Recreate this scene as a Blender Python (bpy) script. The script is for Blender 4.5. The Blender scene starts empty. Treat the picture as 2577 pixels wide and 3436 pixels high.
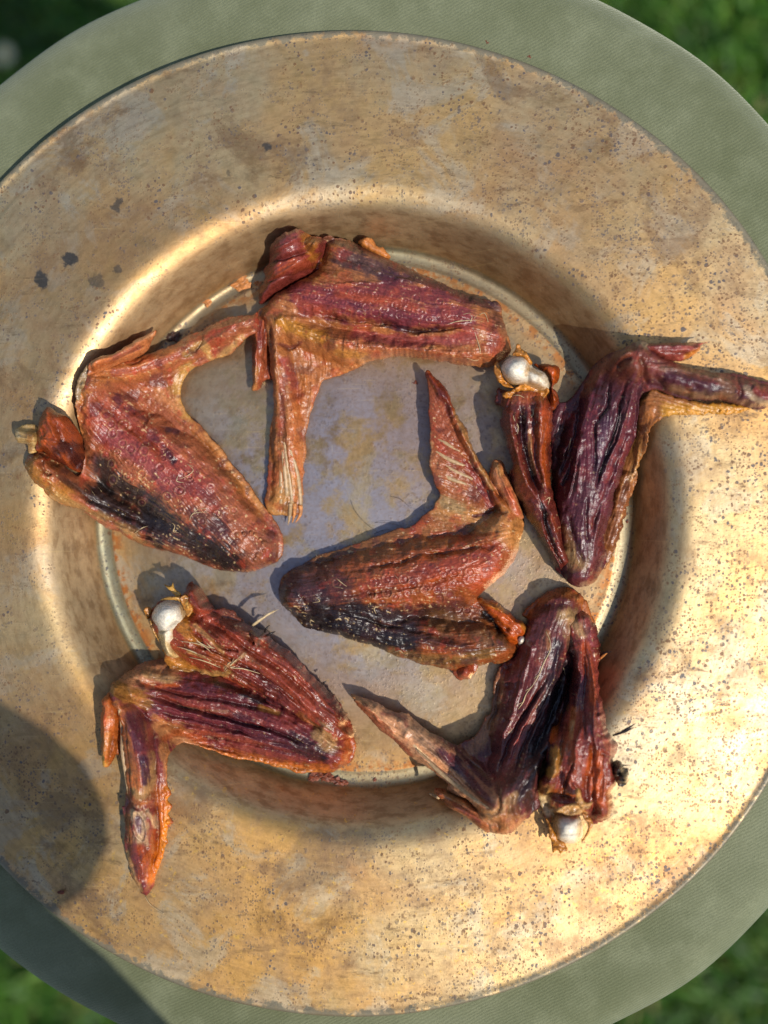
import bpy, math, random
import numpy as np
from mathutils import Vector, Matrix

random.seed(7)
rng = np.random.default_rng(7)
scene = bpy.context.scene
C = scene.collection

# ------------------------------------------------------------------ camera
SC = 0.118e-3            # metres per photograph pixel on the rim plane
DIST = 0.45
ZREF = 0.026
TILT_X, TILT_Y = math.radians(4.0), math.radians(0.0)
_d = Vector((math.sin(TILT_X), math.sin(TILT_Y), 0.0))
_d.z = math.sqrt(1 - _d.length_squared)
CAM = Vector((0, 0, ZREF)) + _d * DIST
_f = -_d
_r = _f.cross(Vector((0, 1, 0))).normalized()
_u = _r.cross(_f)
cam_data = bpy.data.cameras.new('camera')
cam = bpy.data.objects.new('camera', cam_data)
C.objects.link(cam)
cam.matrix_world = Matrix.Translation(CAM) @ Matrix((_r, _u, -_f)).transposed().to_4x4()
cam_data.sensor_fit = 'VERTICAL'
cam_data.sensor_height = 36.0
cam_data.lens = 18.0 / (3436 * SC / 2 / DIST)
cam_data.clip_start = 0.01
cam_data.clip_end = 3000
cam_data.dof.use_dof = True
cam_data.dof.focus_distance = DIST + 0.009
cam_data.dof.aperture_fstop = 3.5
scene.camera = cam

def p2w(px, py, z):
    """photograph pixel -> point of the horizontal plane at height z (numpy arrays welcome)"""
    a = (np.asarray(px, float) - 1288.5) * SC / DIST
    b = -(np.asarray(py, float) - 1718.0) * SC / DIST
    dx = _f.x + a * _r.x + b * _u.x
    dy = _f.y + a * _r.y + b * _u.y
    dz = _f.z + a * _r.z + b * _u.z
    t = (z - CAM.z) / dz
    return CAM.x + dx * t, CAM.y + dy * t

# ------------------------------------------------------------------ light
SUN_EL = math.radians(53)
SUN_AZ = math.atan2(0.78, -0.62)            # towards +x, -y (lower right of the photograph)
world = bpy.data.worlds.new('World')
scene.world = world
world.use_nodes = True
wn = world.node_tree
for n in list(wn.nodes):
    wn.nodes.remove(n)
sky = wn.nodes.new('ShaderNodeTexSky')
sky.sky_type = 'NISHITA'
sky.sun_disc = False
sky.sun_elevation = SUN_EL
sky.sun_rotation = SUN_AZ
bg = wn.nodes.new('ShaderNodeBackground')
bg.inputs['Strength'].default_value = 0.14
wo = wn.nodes.new('ShaderNodeOutputWorld')
wn.links.new(sky.outputs[0], bg.inputs[0])
wn.links.new(bg.outputs[0], wo.inputs[0])
sun_d = bpy.data.lights.new('sun', 'SUN')
sun_d.energy = 3.9
sun_d.angle = math.radians(0.55)
sun_d.color = (1.0, 0.945, 0.86)
sun = bpy.data.objects.new('sun', sun_d)
C.objects.link(sun)
SUN_DIR = Vector((math.sin(SUN_AZ) * math.cos(SUN_EL), math.cos(SUN_AZ) * math.cos(SUN_EL), math.sin(SUN_EL)))
sun.rotation_euler = SUN_DIR.to_track_quat('Z', 'Y').to_euler()
sun.location = SUN_DIR * 3
scene.view_settings.view_transform = 'Standard'
scene.view_settings.look = 'None'
scene.view_settings.exposure = 0.15
scene.view_settings.gamma = 1.0
scene.render.engine = 'CYCLES'

# ------------------------------------------------------------------ small helpers
def lin(h):
    h = h.lstrip('#')
    c = np.array([int(h[i:i + 2], 16) / 255 for i in (0, 2, 4)])
    return np.where(c <= 0.04045, c / 12.92, ((c + 0.055) / 1.055) ** 2.4)

def tag(o, label=None, cat=None, group=None, kind=None):
    if label: o['label'] = label
    if cat: o['category'] = cat
    if group: o['group'] = group
    if kind: o['kind'] = kind
    return o

def mesh_obj(name, V, F, mat, parent=None, smooth=True, col=None, origin=None):
    """F: int array (n,3) or (n,4); V world coordinates; origin moves the object's origin"""
    V = np.asarray(V, dtype=np.float64)
    org = np.zeros(3) if origin is None else np.asarray(origin, float)
    if parent is not None and origin is None:
        org = np.zeros(3)
    me = bpy.data.meshes.new(name)
    F = np.asarray(F, dtype=np.int32)
    k = F.shape[1]
    me.vertices.add(len(V)); me.vertices.foreach_set('co', (V - org).astype(np.float32).ravel())
    me.loops.add(F.size); me.loops.foreach_set('vertex_index', F.ravel())
    me.polygons.add(len(F)); me.polygons.foreach_set('loop_start', np.arange(0, F.size, k, dtype=np.int32))
    me.polygons.foreach_set('loop_total', np.full(len(F), k, dtype=np.int32))
    me.polygons.foreach_set('use_smooth', np.full(len(F), smooth, dtype=bool))
    me.update(calc_edges=True)
    me.validate()
    if col is not None:
        a = me.color_attributes.new('Col', 'FLOAT_COLOR', 'POINT')
        rgba = np.ones((len(V), 4), np.float32); rgba[:, :3] = col
        a.data.foreach_set('color', rgba.ravel())
    me.materials.append(mat)
    o = bpy.data.objects.new(name, me)
    C.objects.link(o)
    if parent is not None:
        o.parent = parent
        o.location = org - np.array(parent.location)
    else:
        o.location = org
    return o

def empty(name, loc, label, cat, group=None):
    e = bpy.data.objects.new(name, None)
    e.empty_display_size = 0.01
    e.location = loc
    C.objects.link(e)
    return tag(e, label, cat, group)

def catmull(P, n=8, closed=False):
    P = np.asarray(P, float)
    m = len(P)
    out = []
    rngk = range(m if closed else m - 1)
    for i in rngk:
        if closed:
            p0, p1, p2, p3 = P[(i - 1) % m], P[i], P[(i + 1) % m], P[(i + 2) % m]
        else:
            p0, p1, p2, p3 = P[max(i - 1, 0)], P[i], P[i + 1], P[min(i + 2, m - 1)]
        for t in np.arange(n) / n:
            out.append(0.5 * ((2 * p1) + (-p0 + p2) * t + (2 * p0 - 5 * p1 + 4 * p2 - p3) * t * t + (-p0 + 3 * p1 - 3 * p2 + p3) * t ** 3))
    if not closed:
        out.append(P[-1])
    return np.array(out)

def resample(P, step, closed=False):
    if closed: P = np.vstack([P, P[:1]])
    d = np.r_[0, np.cumsum(np.hypot(*np.diff(P[:, :2], axis=0).T))]
    n = max(int(d[-1] / step), 3)
    s = np.linspace(0, d[-1], n + 1)
    if closed: s = s[:-1]
    return np.stack([np.interp(s, d, P[:, k]) for k in range(P.shape[1])], 1)

def tube(name, pts, rad, mat, parent=None, sides=6, col=None):
    """tapered tube through 3-D points"""
    P = np.asarray(pts, float)
    P = catmull(P, 4) if len(P) > 2 else P
    n = len(P)
    if np.isscalar(rad): rad = [rad, rad]
    R = np.interp(np.linspace(0, 1, n), np.linspace(0, 1, len(rad)), rad)
    V, F = [], []
    up = np.array([0, 0, 1.0])
    for i in range(n):
        t = P[min(i + 1, n - 1)] - P[max(i - 1, 0)]
        t /= np.linalg.norm(t) + 1e-12
        a = np.cross(t, up)
        if np.linalg.norm(a) < 1e-4: a = np.cross(t, [1.0, 0, 0])
        a /= np.linalg.norm(a); b = np.cross(t, a)
        for k in range(sides):
            w = 2 * math.pi * k / sides
            V.append(P[i] + R[i] * (math.cos(w) * a + math.sin(w) * b))
    for i in range(n - 1):
        for k in range(sides):
            k2 = (k + 1) % sides
            F.append((i * sides + k, i * sides + k2, (i + 1) * sides + k2, (i + 1) * sides + k))
    V.append(P[0]); V.append(P[-1])
    for k in range(sides):
        k2 = (k + 1) % sides
        F.append((len(V) - 2, k2, k, k))
        F.append((len(V) - 1, (n - 1) * sides + k, (n - 1) * sides + k2, (n - 1) * sides + k2))
    Fq = [f for f in F if len(set(f)) == 4]; Ft = [tuple(dict.fromkeys(f)) for f in F if len(set(f)) == 3]
    me = bpy.data.meshes.new(name)
    me.from_pydata([tuple(v) for v in V], [], Fq + Ft)
    for p in me.polygons: p.use_smooth = True
    me.materials.append(mat)
    o = bpy.data.objects.new(name, me); C.objects.link(o)
    if parent is not None:
        o.parent = parent; o.location = -np.array(parent.location)
    return o

# ------------------------------------------------------------------ node helpers
class NT:
    def __init__(s, name):
        s.m = bpy.data.materials.new(name); s.m.use_nodes = True
        s.t = s.m.node_tree
        for n in list(s.t.nodes): s.t.nodes.remove(n)
        s.out = s.t.nodes.new('ShaderNodeOutputMaterial')
        s.b = s.t.nodes.new('ShaderNodeBsdfPrincipled')
        s.t.links.new(s.b.outputs[0], s.out.inputs[0])
        s.tc = s.t.nodes.new('ShaderNodeTexCoord').outputs['Object']
    def _in(s, sock, v):
        if v is None: return
        if hasattr(v, 'is_linked'): s.t.links.new(v, sock)
        else:
            if isinstance(v, (tuple, list, np.ndarray)) and len(v) == 3 and sock.type == 'RGBA': v = (*v, 1)
            sock.default_value = v
    def noise(s, scale, detail=4, rough=0.55, vec=None, dist=0.0, col=False):
        n = s.t.nodes.new('ShaderNodeTexNoise')
        s._in(n.inputs['Vector'], s.tc if vec is None else vec)
        n.inputs['Scale'].default_value = scale; n.inputs['Detail'].default_value = detail
        n.inputs['Roughness'].default_value = rough; n.inputs['Distortion'].default_value = dist
        return n.outputs['Color' if col else 'Fac']
    def vor(s, scale, vec=None, feature='F1', out='Distance', rand=1.0):
        n = s.t.nodes.new('ShaderNodeTexVoronoi'); n.feature = feature
        s._in(n.inputs['Vector'], s.tc if vec is None else vec)
        n.inputs['Scale'].default_value = scale; n.inputs['Randomness'].default_value = rand
        return n.outputs[out]
    def math(s, op, a, b=0.0, c=None, clamp=False):
        n = s.t.nodes.new('ShaderNodeMath'); n.operation = op; n.use_clamp = clamp
        s._in(n.inputs[0], a); s._in(n.inputs[1], b)
        if c is not None: s._in(n.inputs[2], c)
        return n.outputs[0]
    def ramp(s, v, a, b, lo=0.0, hi=1.0):
        n = s.t.nodes.new('ShaderNodeMapRange'); n.interpolation_type = 'SMOOTHSTEP'
        s._in(n.inputs[0], v)
        for i, x in enumerate((a, b, lo, hi)): n.inputs[i + 1].default_value = x
        return n.outputs[0]
    def mix(s, f, a, b, mode='MIX'):
        n = s.t.nodes.new('ShaderNodeMix'); n.data_type = 'RGBA'; n.blend_type = mode
        s._in(n.inputs['Factor'], f); s._in(n.inputs[6], a); s._in(n.inputs[7], b)
        return n.outputs[2]
    def xyz(s, v=None):
        n = s.t.nodes.new('ShaderNodeSeparateXYZ'); s._in(n.inputs[0], s.tc if v is None else v)
        return n.outputs
    def comb(s, x, y, z):
        n = s.t.nodes.new('ShaderNodeCombineXYZ')
        for i, q in enumerate((x, y, z)): s._in(n.inputs[i], q)
        return n.outputs[0]
    def vmath(s, op, a, b):
        n = s.t.nodes.new('ShaderNodeVectorMath'); n.operation = op
        s._in(n.inputs[0], a); s._in(n.inputs[1], b)
        return n.outputs[0] if op not in ('DISTANCE', 'LENGTH') else n.outputs['Value']
    def bump(s, h, strength, dist, prev=None):
        n = s.t.nodes.new('ShaderNodeBump')
        s._in(n.inputs['Strength'], strength); n.inputs['Distance'].default_value = dist
        s._in(n.inputs['Height'], h)
        if prev is not None: s._in(n.inputs['Normal'], prev)
        return n.outputs[0]
    def attr(s, name='Col'):
        n = s.t.nodes.new('ShaderNodeAttribute'); n.attribute_name = name
        return n.outputs['Color']
    def set(s, **kw):
        for k, v in kw.items():
            s._in(s.b.inputs[k.replace('_', ' ')], v)

# ------------------------------------------------------------------ materials
def mat_meat(name, rough=0.32, spec=0.5, sss=0.03, ssc=0.0012):
    m = NT(name)
    col = m.attr()
    n1 = m.noise(900, 5, 0.65)
    n2 = m.noise(2600, 3, 0.6)
    c = m.mix(m.ramp(n1, 0.3, 0.75), m.mix(1.0, col, (0.72, 0.70, 0.70), 'MULTIPLY'), m.mix(1.0, col, (1.22, 1.2, 1.18), 'MULTIPLY'))
    m.set(Base_Color=c, Roughness=m.ramp(n1, 0.25, 0.8, rough - 0.12, rough + 0.2),
          Normal=m.bump(n2, 0.30 if ssc < .002 else .08, 0.0002, m.bump(n1, 0.36 if ssc < .002 else .15, 0.0004)))
    m.b.inputs['Specular IOR Level'].default_value = spec
    m.b.inputs['Subsurface Weight'].default_value = sss
    m.b.inputs['Subsurface Radius'].default_value = (1.0, 0.35, 0.18) if ssc < .002 else (1.0, 0.8, 0.6)
    m.b.inputs['Subsurface Scale'].default_value = ssc
    return m.m
M_SKIN = mat_meat('dried_skin')
M_MUSCLE = mat_meat('dried_muscle', 0.28, 0.55, 0.03)
M_BONE = mat_meat('cartilage', 0.24, 0.45, 0.12, 0.003)

def mat_plain(name, h, rough=0.5, var=0.25, scale=700, sss=0.0):
    m = NT(name)
    c = lin(h); n = m.noise(scale, 4)
    m.set(Base_Color=m.mix(m.ramp(n, 0.3, 0.7), c * (1 - var), np.minimum(c * (1 + var), 1)), Roughness=rough,
          Normal=m.bump(n, 0.3, 0.0003))
    m.b.inputs['Subsurface Weight'].default_value = sss
    m.b.inputs['Subsurface Scale'].default_value = 0.001
    return m.m
M_QUILL = mat_plain('quill', '#a98a64', 0.45)
M_DARKHAIR = mat_plain('dark_hair', '#241c1a', 0.5)
M_PALEHAIR = mat_plain('pale_fibre', '#b8a078', 0.5)
M_CRUMB = mat_plain('meat_crumb', '#6a3018', 0.6, 0.5)
M_FLAKE = mat_plain('tan_flake', '#b4743c', 0.55, 0.35)
M_DARKFLAKE = mat_plain('dark_flake', '#3a2216', 0.5, 0.5)
M_SCAB = mat_plain('dark_scab', '#241d1a', 0.4, 0.6)

# ------------------------------------------------------------------ the plate
DS = 1 / 0.64378
def circ(cx, cy, R, z):
    x0, y0 = p2w((cx - R) * DS, cy * DS, z); x1, y1 = p2w((cx + R) * DS, cy * DS, z)
    xa, ya = p2w(cx * DS, (cy - R) * DS, z); xb, yb = p2w(cx * DS, (cy + R) * DS, z)
    return (x0 + x1) / 2, (ya + yb) / 2, ((x1 - x0) + (ya - yb)) / 4
Z_LIP, Z_RIM = 0.022, 0.0215
cF = circ(789, 1117, 583, 0.001)
cL = circ(776, 1117, 697, Z_LIP)
cR = circ(759, 1131, 1063, Z_RIM)
print('circles', cF, cL, cR)
RF, RL, RR = cF[2], cL[2], cR[2]
# half profile (radius, height) from the centre outward over the top, then back underneath
_b0, _b1, _b2 = np.array([RF + 0.0095, 0.0160]), np.array([RF + 0.0133, 0.0227]), np.array([RL + 0.0052, 0.0227])
LIP = [tuple((1 - t) ** 2 * _b0 + 2 * t * (1 - t) * _b1 + t * t * _b2) for t in np.linspace(0, 1, 13)]
prof = [(0.0, 0.0), (0.02, 0.0), (0.04, 0.0), (0.06, 0.0), (0.075, 0.0), (0.088, 0.0), (RF - 0.0085, 0.0), (RF - 0.0065, 0.0001), (RF - 0.0055, -0.0004),
        (RF - 0.0035, -0.0006), (RF - 0.0018, -0.0004), (RF - 0.0005, 0.0005), (RF + 0.0005, 0.0022),
        (RF + 0.003, 0.0062), (RF + 0.006, 0.0105)] + LIP + [(RL + 0.018, 0.0225),
        (RL + 0.032, 0.0222), (RL + 0.048, 0.0217), (RR - 0.0075, 0.0211), (RR - 0.0035, 0.0210), (RR - 0.0015, 0.0214), (RR - 0.0003, 0.0212), (RR, 0.0204),
        (RR - 0.0005, 0.0194), (RR - 0.003, 0.0195), (RR - 0.03, 0.0205), (RL + 0.01, 0.0208), (RL, 0.0200), (RL - 0.004, 0.0170),
        (RF + 0.004, 0.0040), (RF, -0.0015), (RF - 0.006, -0.0020), (0.05, -0.0020), (0.0, -0.0020)]
_nt = max(range(len(prof)), key=lambda i_: prof[i_][0])
_pr = np.array([p[0] for p in prof[:_nt]]); _pz = np.array([p[1] for p in prof[:_nt]])
def centre_at(r):
    cx = np.interp(r, [0, RF, RL, RR], [cF[0], cF[0], cL[0], cR[0]])
    cy = np.interp(r, [0, RF, RL, RR], [cF[1], cF[1], cL[1], cR[1]])
    return cx, cy
def plate_z(x, y):
    r = np.hypot(x - cL[0], y - cL[1])
    for _ in range(3):
        cx, cy = centre_at(r); r = np.hypot(x - cx, y - cy)
    z = np.interp(r, _pr, _pz)
    return np.where(r > RR, Z_RIM - 0.001, z)

def make_plate():
    n = 400
    P = resample(catmull(np.array(prof[1:-1]), 6), 0.0008)
    act = ((P[:, 0] > RF + .003) & (P[:, 0] < RR - .004) & (np.arange(len(P)) < np.argmax(P[:, 0])))[1:-1]
    for _ in range(14):
        Q = (P[:-2] + 2 * P[1:-1] + P[2:]) / 4; P[1:-1][act] = Q[act]
    P = np.vstack([P, [[1e-5, -0.0020]]]); P = np.vstack([[[1e-5, 0.0]], P])
    # small dents and unevenness of hand-worked brass
    V, F = [], []
    th = np.arange(n) / n * 2 * math.pi
    wob = sum(np.sin(th * k + rng.uniform(0, 6)) * a for k, a in ((2, .0006), (3, .0004), (5, .0003), (9, .00015), (17, .00006)))
    for r, z in P:
        cx, cy = centre_at(r)
        dz = wob * np.clip((r - RL) / (RR - RL), 0, 1)
        rr = r + (wob[::-1] * 0.5 if r > RR - 0.01 else 0)
        V.append(np.stack([cx + rr * np.cos(th), cy + rr * np.sin(th), z + dz], 1))
    V = np.concatenate(V); m = len(P)
    i, k = np.meshgrid(np.arange(m - 1), np.arange(n), indexing='ij')
    k2 = (k + 1) % n
    F = np.stack([i * n + k, (i + 1) * n + k, (i + 1) * n + k2, i * n + k2], -1).reshape(-1, 4)
    m_ = NT('tarnished_brass')
    x, y, z = m_.xyz()
    def radius(c_):
        ax, ay = m_.math('SUBTRACT', x, c_[0]), m_.math('SUBTRACT', y, c_[1])
        return ax, ay, m_.math('SQRT', m_.math('ADD', m_.math('MULTIPLY', ax, ax), m_.math('MULTIPLY', ay, ay)))
    ax, ay, r = radius(cF)
    _, _, rl = radius(cL)
    th_ = m_.math('ARCTAN2', ay, ax)
    polar = m_.comb(m_.math('MULTIPLY', r, 9.0), m_.math('MULTIPLY', th_, 0.25), 0.0)
    horiz = m_.vmath('MULTIPLY', m_.tc, (0.35, 1.6, 1.0))
    big = m_.noise(14, 5, 0.6)
    big2 = m_.noise(24, 5, 0.55, m_.vmath('ADD', m_.tc, (3.1, 1.7, 0.4)), 0.4)
    med = m_.noise(75, 6, 0.68, m_.vmath('ADD', m_.tc, (0.3, 5.7, 0.4)))
    fine = m_.noise(420, 5, 0.7)
    hor = m_.noise(90, 6, 0.7, horiz)
    brush = m_.noise(60, 4, 0.6, polar)
    gold, tan, copper = lin('#e0b06a'), lin('#d6ba88'), lin('#c08c5a')
    c = m_.mix(m_.math('ADD', m_.ramp(big, 0.40, 0.62), m_.ramp(y, 0.02, 0.16, 0, .35), clamp=True), gold, lin('#d4b988'))
    c = m_.mix(m_.math('MULTIPLY', m_.ramp(r, RF - 0.007, RF - 0.02), 0.35), c, lin('#c4ae88'))
    c = m_.mix(m_.math('MULTIPLY', m_.ramp(big2, 0.5, 0.75), 0.6), c, copper)
    c = m_.mix(m_.math('MULTIPLY', m_.ramp(med, 0.45, 0.72), 0.6), c, lin('#84694a'))
    stain = m_.noise(38, 6, 0.62, m_.vmath('ADD', m_.tc, (7.7, 2.2, 1.0)), 0.8)
    c = m_.mix(m_.math('MULTIPLY', m_.ramp(stain, 0.50, 0.75), 0.40), c, lin('#7a6250'))
    pb = m_.noise(33, 7, 0.68, m_.vmath('ADD', m_.tc, (1.1, 4.4, 6.0)), 0.6)
    c = m_.mix(m_.math('MULTIPLY', m_.ramp(pb, 0.50, 0.60), 0.5), c, lin('#cdc3a8'))
    pd = m_.noise(20, 8, 0.72, m_.vmath('ADD', m_.tc, (5.1, 0.4, 3.0)), 0.5)
    c = m_.mix(m_.math('MULTIPLY', m_.ramp(pd, 0.53, 0.63), 0.55), c, lin('#80603f'))
    # violet grey tarnish and painted sky reflection, mostly in the well
    well = m_.ramp(r, RF - 0.007, RF - 0.02)
    core = m_.ramp(r, RF - 0.012, RF - 0.075)
    tarn_sky = m_.math('MULTIPLY', m_.ramp(m_.math('ADD', m_.math('MULTIPLY', big2, 0.5), m_.math('MULTIPLY', med, 0.5)), 0.41, 0.52), m_.math('ADD', m_.math('MULTIPLY', core, 0.85), 0.08))
    c = m_.mix(tarn_sky, c, lin('#98959f'))
    # wall of the well: brown, brushed
    wall = m_.math('MULTIPLY', m_.ramp(r, RF - 0.0005, RF + 0.001), m_.ramp(rl, RL - 0.001, RL - 0.006))
    c = m_.mix(m_.math('MULTIPLY', wall, 0.92), c, m_.mix(m_.ramp(brush, 0.35, 0.65), lin('#a88860'), lin('#dcbc8c')))
    # pale greenish ring round the floor, orange spill inside it
    ring = m_.math('MULTIPLY', m_.ramp(r, RF - 0.0068, RF - 0.0060), m_.ramp(r, RF + 0.0006, RF - 0.0004))
    c = m_.mix(m_.math('MULTIPLY', ring, 0.85), c, lin('#a3a48a'))
    spill = m_.math('MULTIPLY', m_.ramp(r, RF - 0.013, RF - 0.0075), m_.ramp(r, RF - 0.0060, RF - 0.0068))
    c = m_.mix(m_.math('MULTIPLY', spill, m_.ramp(m_.noise(160, 4, 0.6), 0.45, 0.55)), c, lin('#c47c40'))
    # horizontal dark smears on the rim
    rim = m_.ramp(rl, RL + 0.0, RL + 0.012)
    smear = m_.math('MULTIPLY', m_.ramp(hor, 0.56, 0.70), rim)
    c = m_.mix(m_.math('MULTIPLY', smear, 0.5), c, lin('#6f5a44'))
    hs = m_.noise(190, 6, 0.75, m_.vmath('MULTIPLY', m_.tc, (0.5, 1.5, 1.0)))
    c = m_.mix(m_.math('MULTIPLY', m_.math('MULTIPLY', m_.ramp(hs, 0.55, 0.68), rim), m_.ramp(m_.noise(11, 3), 0.42, 0.60, 0.15, 0.7)), c, lin('#5e4c3c'))
    c = m_.mix(m_.math('MULTIPLY', m_.ramp(m_.noise(330, 5, 0.75), 0.58, 0.68), m_.math('MULTIPLY', m_.ramp(y, 0.0, -0.16), 0.8)), c, lin('#e8bc60'))
    c = m_.mix(m_.math('MULTIPLY', m_.ramp(m_.noise(8, 3, 0.5, m_.vmath('ADD', m_.tc, (2.0, 9.0, 0.0))), 0.45, 0.62), 0.4), c, lin('#a07850'))
    c = m_.mix(m_.math('MULTIPLY', m_.ramp(brush, 0.45, 0.62), 0.22), c, lin('#8c6c48'))
    # spots: three sizes of voronoi, thinned by noise
    spots = None
    for sc, rad, lo, k in ((330, 0.14, 0.47, 0.85), (620, 0.20, 0.44, 0.85), (150, 0.08, 0.50, 0.8), (1000, 0.25, 0.42, 0.65)):
        wv = m_.vmath('ADD', m_.tc, m_.vmath('MULTIPLY', m_.noise(500, 3, 0.6, col=True), (0.0016, 0.0016, 0.0)))
        d = m_.vor(sc, wv)
        rr_ = m_.math('MULTIPLY', m_.math('POWER', m_.xyz(m_.vor(sc, wv, out='Color'))[0], 1.5), rad * 2.3)
        msk = m_.ramp(m_.math('ADD', m_.noise(20 + sc * 0.03, 5, 0.75, m_.vmath('ADD', m_.tc, (sc, 0.0, 0.0))), m_.ramp(x, -0.05, 0.14, -0.04, 0.02)), lo - .01, lo + 0.12)
        s_ = m_.math('MULTIPLY', m_.math('MULTIPLY', m_.ramp(m_.math('SUBTRACT', d, rr_), 0.05, -0.03), msk), k)
        spots = s_ if spots is None else m_.math('MAXIMUM', spots, s_)
    spots = m_.math('MULTIPLY', spots, m_.math('SUBTRACT', 1.0, m_.math('MULTIPLY', m_.math('MAXIMUM', wall, m_.math('MULTIPLY', well, 0.7)), 0.75)))
    stk = m_.ramp(m_.noise(1.0, 3, 0.6, m_.vmath('MULTIPLY', m_.tc, (900.0, 60.0, 1.0))), 0.66, 0.72)
    c = m_.mix(m_.math('MULTIPLY', stk, 0.15), c, lin('#f0d8a0'))
    c = m_.mix(spots, c, m_.mix(m_.ramp(m_.noise(200, 2), 0.42, 0.58), lin('#4a4a50'), lin('#6a4a30')))
    # individual blotches, painted dark reflection of phone and hand, rim wear
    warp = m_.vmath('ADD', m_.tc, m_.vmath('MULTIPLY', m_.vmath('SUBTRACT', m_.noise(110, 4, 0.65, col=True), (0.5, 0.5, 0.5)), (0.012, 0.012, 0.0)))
    blot_reflection = None
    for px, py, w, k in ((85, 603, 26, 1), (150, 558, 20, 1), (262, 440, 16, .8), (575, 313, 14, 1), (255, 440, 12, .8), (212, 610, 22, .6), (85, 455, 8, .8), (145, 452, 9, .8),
                         (690, 1850, 75, .42), (770, 1825, 50, .35), (640, 1885, 55, .3), (120, 1760, 55, .35), (260, 575, 14, .7), (490, 378, 12, .5), (1165, 310, 14, .7), (1060, 250, 14, .5)):  # lower centre rim entries paint the dark phone and hand reflection
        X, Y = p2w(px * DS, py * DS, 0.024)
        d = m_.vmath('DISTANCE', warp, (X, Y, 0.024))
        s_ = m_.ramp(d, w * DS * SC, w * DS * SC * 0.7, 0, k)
        blot_reflection = s_ if blot_reflection is None else m_.math('MAXIMUM', blot_reflection, s_)
    c = m_.mix(blot_reflection, c, lin('#5f5850'))
    rx, ry = m_.math('SUBTRACT', x, cR[0]), m_.math('SUBTRACT', y, cR[1])
    r2 = m_.math('SQRT', m_.math('ADD', m_.math('MULTIPLY', rx, rx), m_.math('MULTIPLY', ry, ry)))
    edge = m_.ramp(m_.math('ADD', r2, m_.math('MULTIPLY', m_.noise(190, 5, 0.7), 0.013)), RR + 0.0035, RR + 0.0052)
    c = m_.mix(m_.math('MULTIPLY', edge, 0.85), c, lin('#6b6858'))
    # scratches
    sv = m_.vmath('MULTIPLY', m_.tc, (40.0, 900.0, 1.0))
    scr = m_.ramp(m_.noise(1.0, 2, 0.5, sv), 0.66, 0.72)
    c = m_.mix(m_.math('MULTIPLY', scr, 0.18), c, lin('#f0d090'))
    c = m_.mix(m_.math('MULTIPLY', m_.ramp(fine, 0.35, 0.65), 0.35), c, m_.mix(1.0, c, (0.72, 0.68, 0.62), 'MULTIPLY'))
    grit = m_.math('ADD', m_.math('MULTIPLY', m_.noise(700, 4, 0.7), 0.5), m_.math('MULTIPLY', m_.noise(210, 5, 0.6), 0.7))
    dull = m_.math('MAXIMUM', spots, m_.math('MAXIMUM', m_.math('MULTIPLY', tarn_sky, 0.5), edge))
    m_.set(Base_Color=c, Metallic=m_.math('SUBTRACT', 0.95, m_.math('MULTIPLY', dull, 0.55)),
           Roughness=m_.math('ADD', m_.math('SUBTRACT', m_.ramp(med, 0.3, 0.7, 0.46, 0.58), m_.math('MULTIPLY', well, 0.13)), m_.math('MULTIPLY', wall, 0.02)),
           Normal=m_.bump(grit, m_.math('SUBTRACT', 0.30, m_.math('MULTIPLY', well, 0.17)), 0.00030, m_.bump(brush, 0.08, 0.0004, m_.bump(spots, 0.25, 0.0002))))
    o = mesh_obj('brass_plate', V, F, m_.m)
    tag(o, 'large round tarnished brass plate with a deep well, on the green stool', 'plate')
    return o
plate = make_plate()

# ------------------------------------------------------------------ height-field engine for the dried wings
G = 2.1                                              # grid step in photograph pixels
def smooth(a, n=1):
    for _ in range(n):
        p = np.pad(a, 1, mode='edge')
        a = (p[:-2, 1:-1] + p[2:, 1:-1] + p[1:-1, :-2] + p[1:-1, 2:] + 2 * a) / 6
    return a
def fnoise(shape, cell, r, oct=3):
    out = np.zeros(shape); amp = 1.0; tot = 0
    for o in range(oct):
        c = max(cell / 2 ** o, 1.0)
        h, w = int(shape[0] / c) + 4, int(shape[1] / c) + 4
        g = r.standard_normal((h, w))
        yy = np.arange(shape[0]) / c; xx = np.arange(shape[1]) / c
        iy = yy.astype(int); ix = xx.astype(int); fy = yy - iy; fx = xx - ix
        fy = fy * fy * (3 - 2 * fy); fx = fx * fx * (3 - 2 * fx)
        A = g[iy][:, ix]; B = g[iy][:, ix + 1]; D = g[iy + 1][:, ix]; E = g[iy + 1][:, ix + 1]
        out += amp * ((A * (1 - fx) + B * fx) * (1 - fy[:, None]) + (D * (1 - fx) + E * fx) * fy[:, None])
        tot += amp; amp *= 0.55
    return out / tot
def seg_dist(X, Y, P):
    """distance to polyline, with arc parameter 0..1 and interpolated extra columns"""
    best = np.full(X.shape, 1e9); arc = np.zeros(X.shape)
    L = np.r_[0, np.cumsum(np.hypot(*np.diff(P[:, :2], axis=0).T))]
    if len(P) == 1:
        return np.hypot(X - P[0, 0], Y - P[0, 1]), np.full(X.shape, 0.5)
    for i in range(len(P) - 1):
        a, b = P[i, :2], P[i + 1, :2]; ab = b - a; l2 = ab @ ab + 1e-9
        t = np.clip(((X - a[0]) * ab[0] + (Y - a[1]) * ab[1]) / l2, 0, 1)
        d = np.hypot(X - a[0] - t * ab[0], Y - a[1] - t * ab[1])
        m = d < best
        best = np.where(m, d, best); arc = np.where(m, (L[i] + t * (L[i + 1] - L[i])) / L[-1], arc)
    return best, arc
def sstep(x):
    x = np.clip(x, 0, 1); return x * x * (3 - 2 * x)
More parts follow.
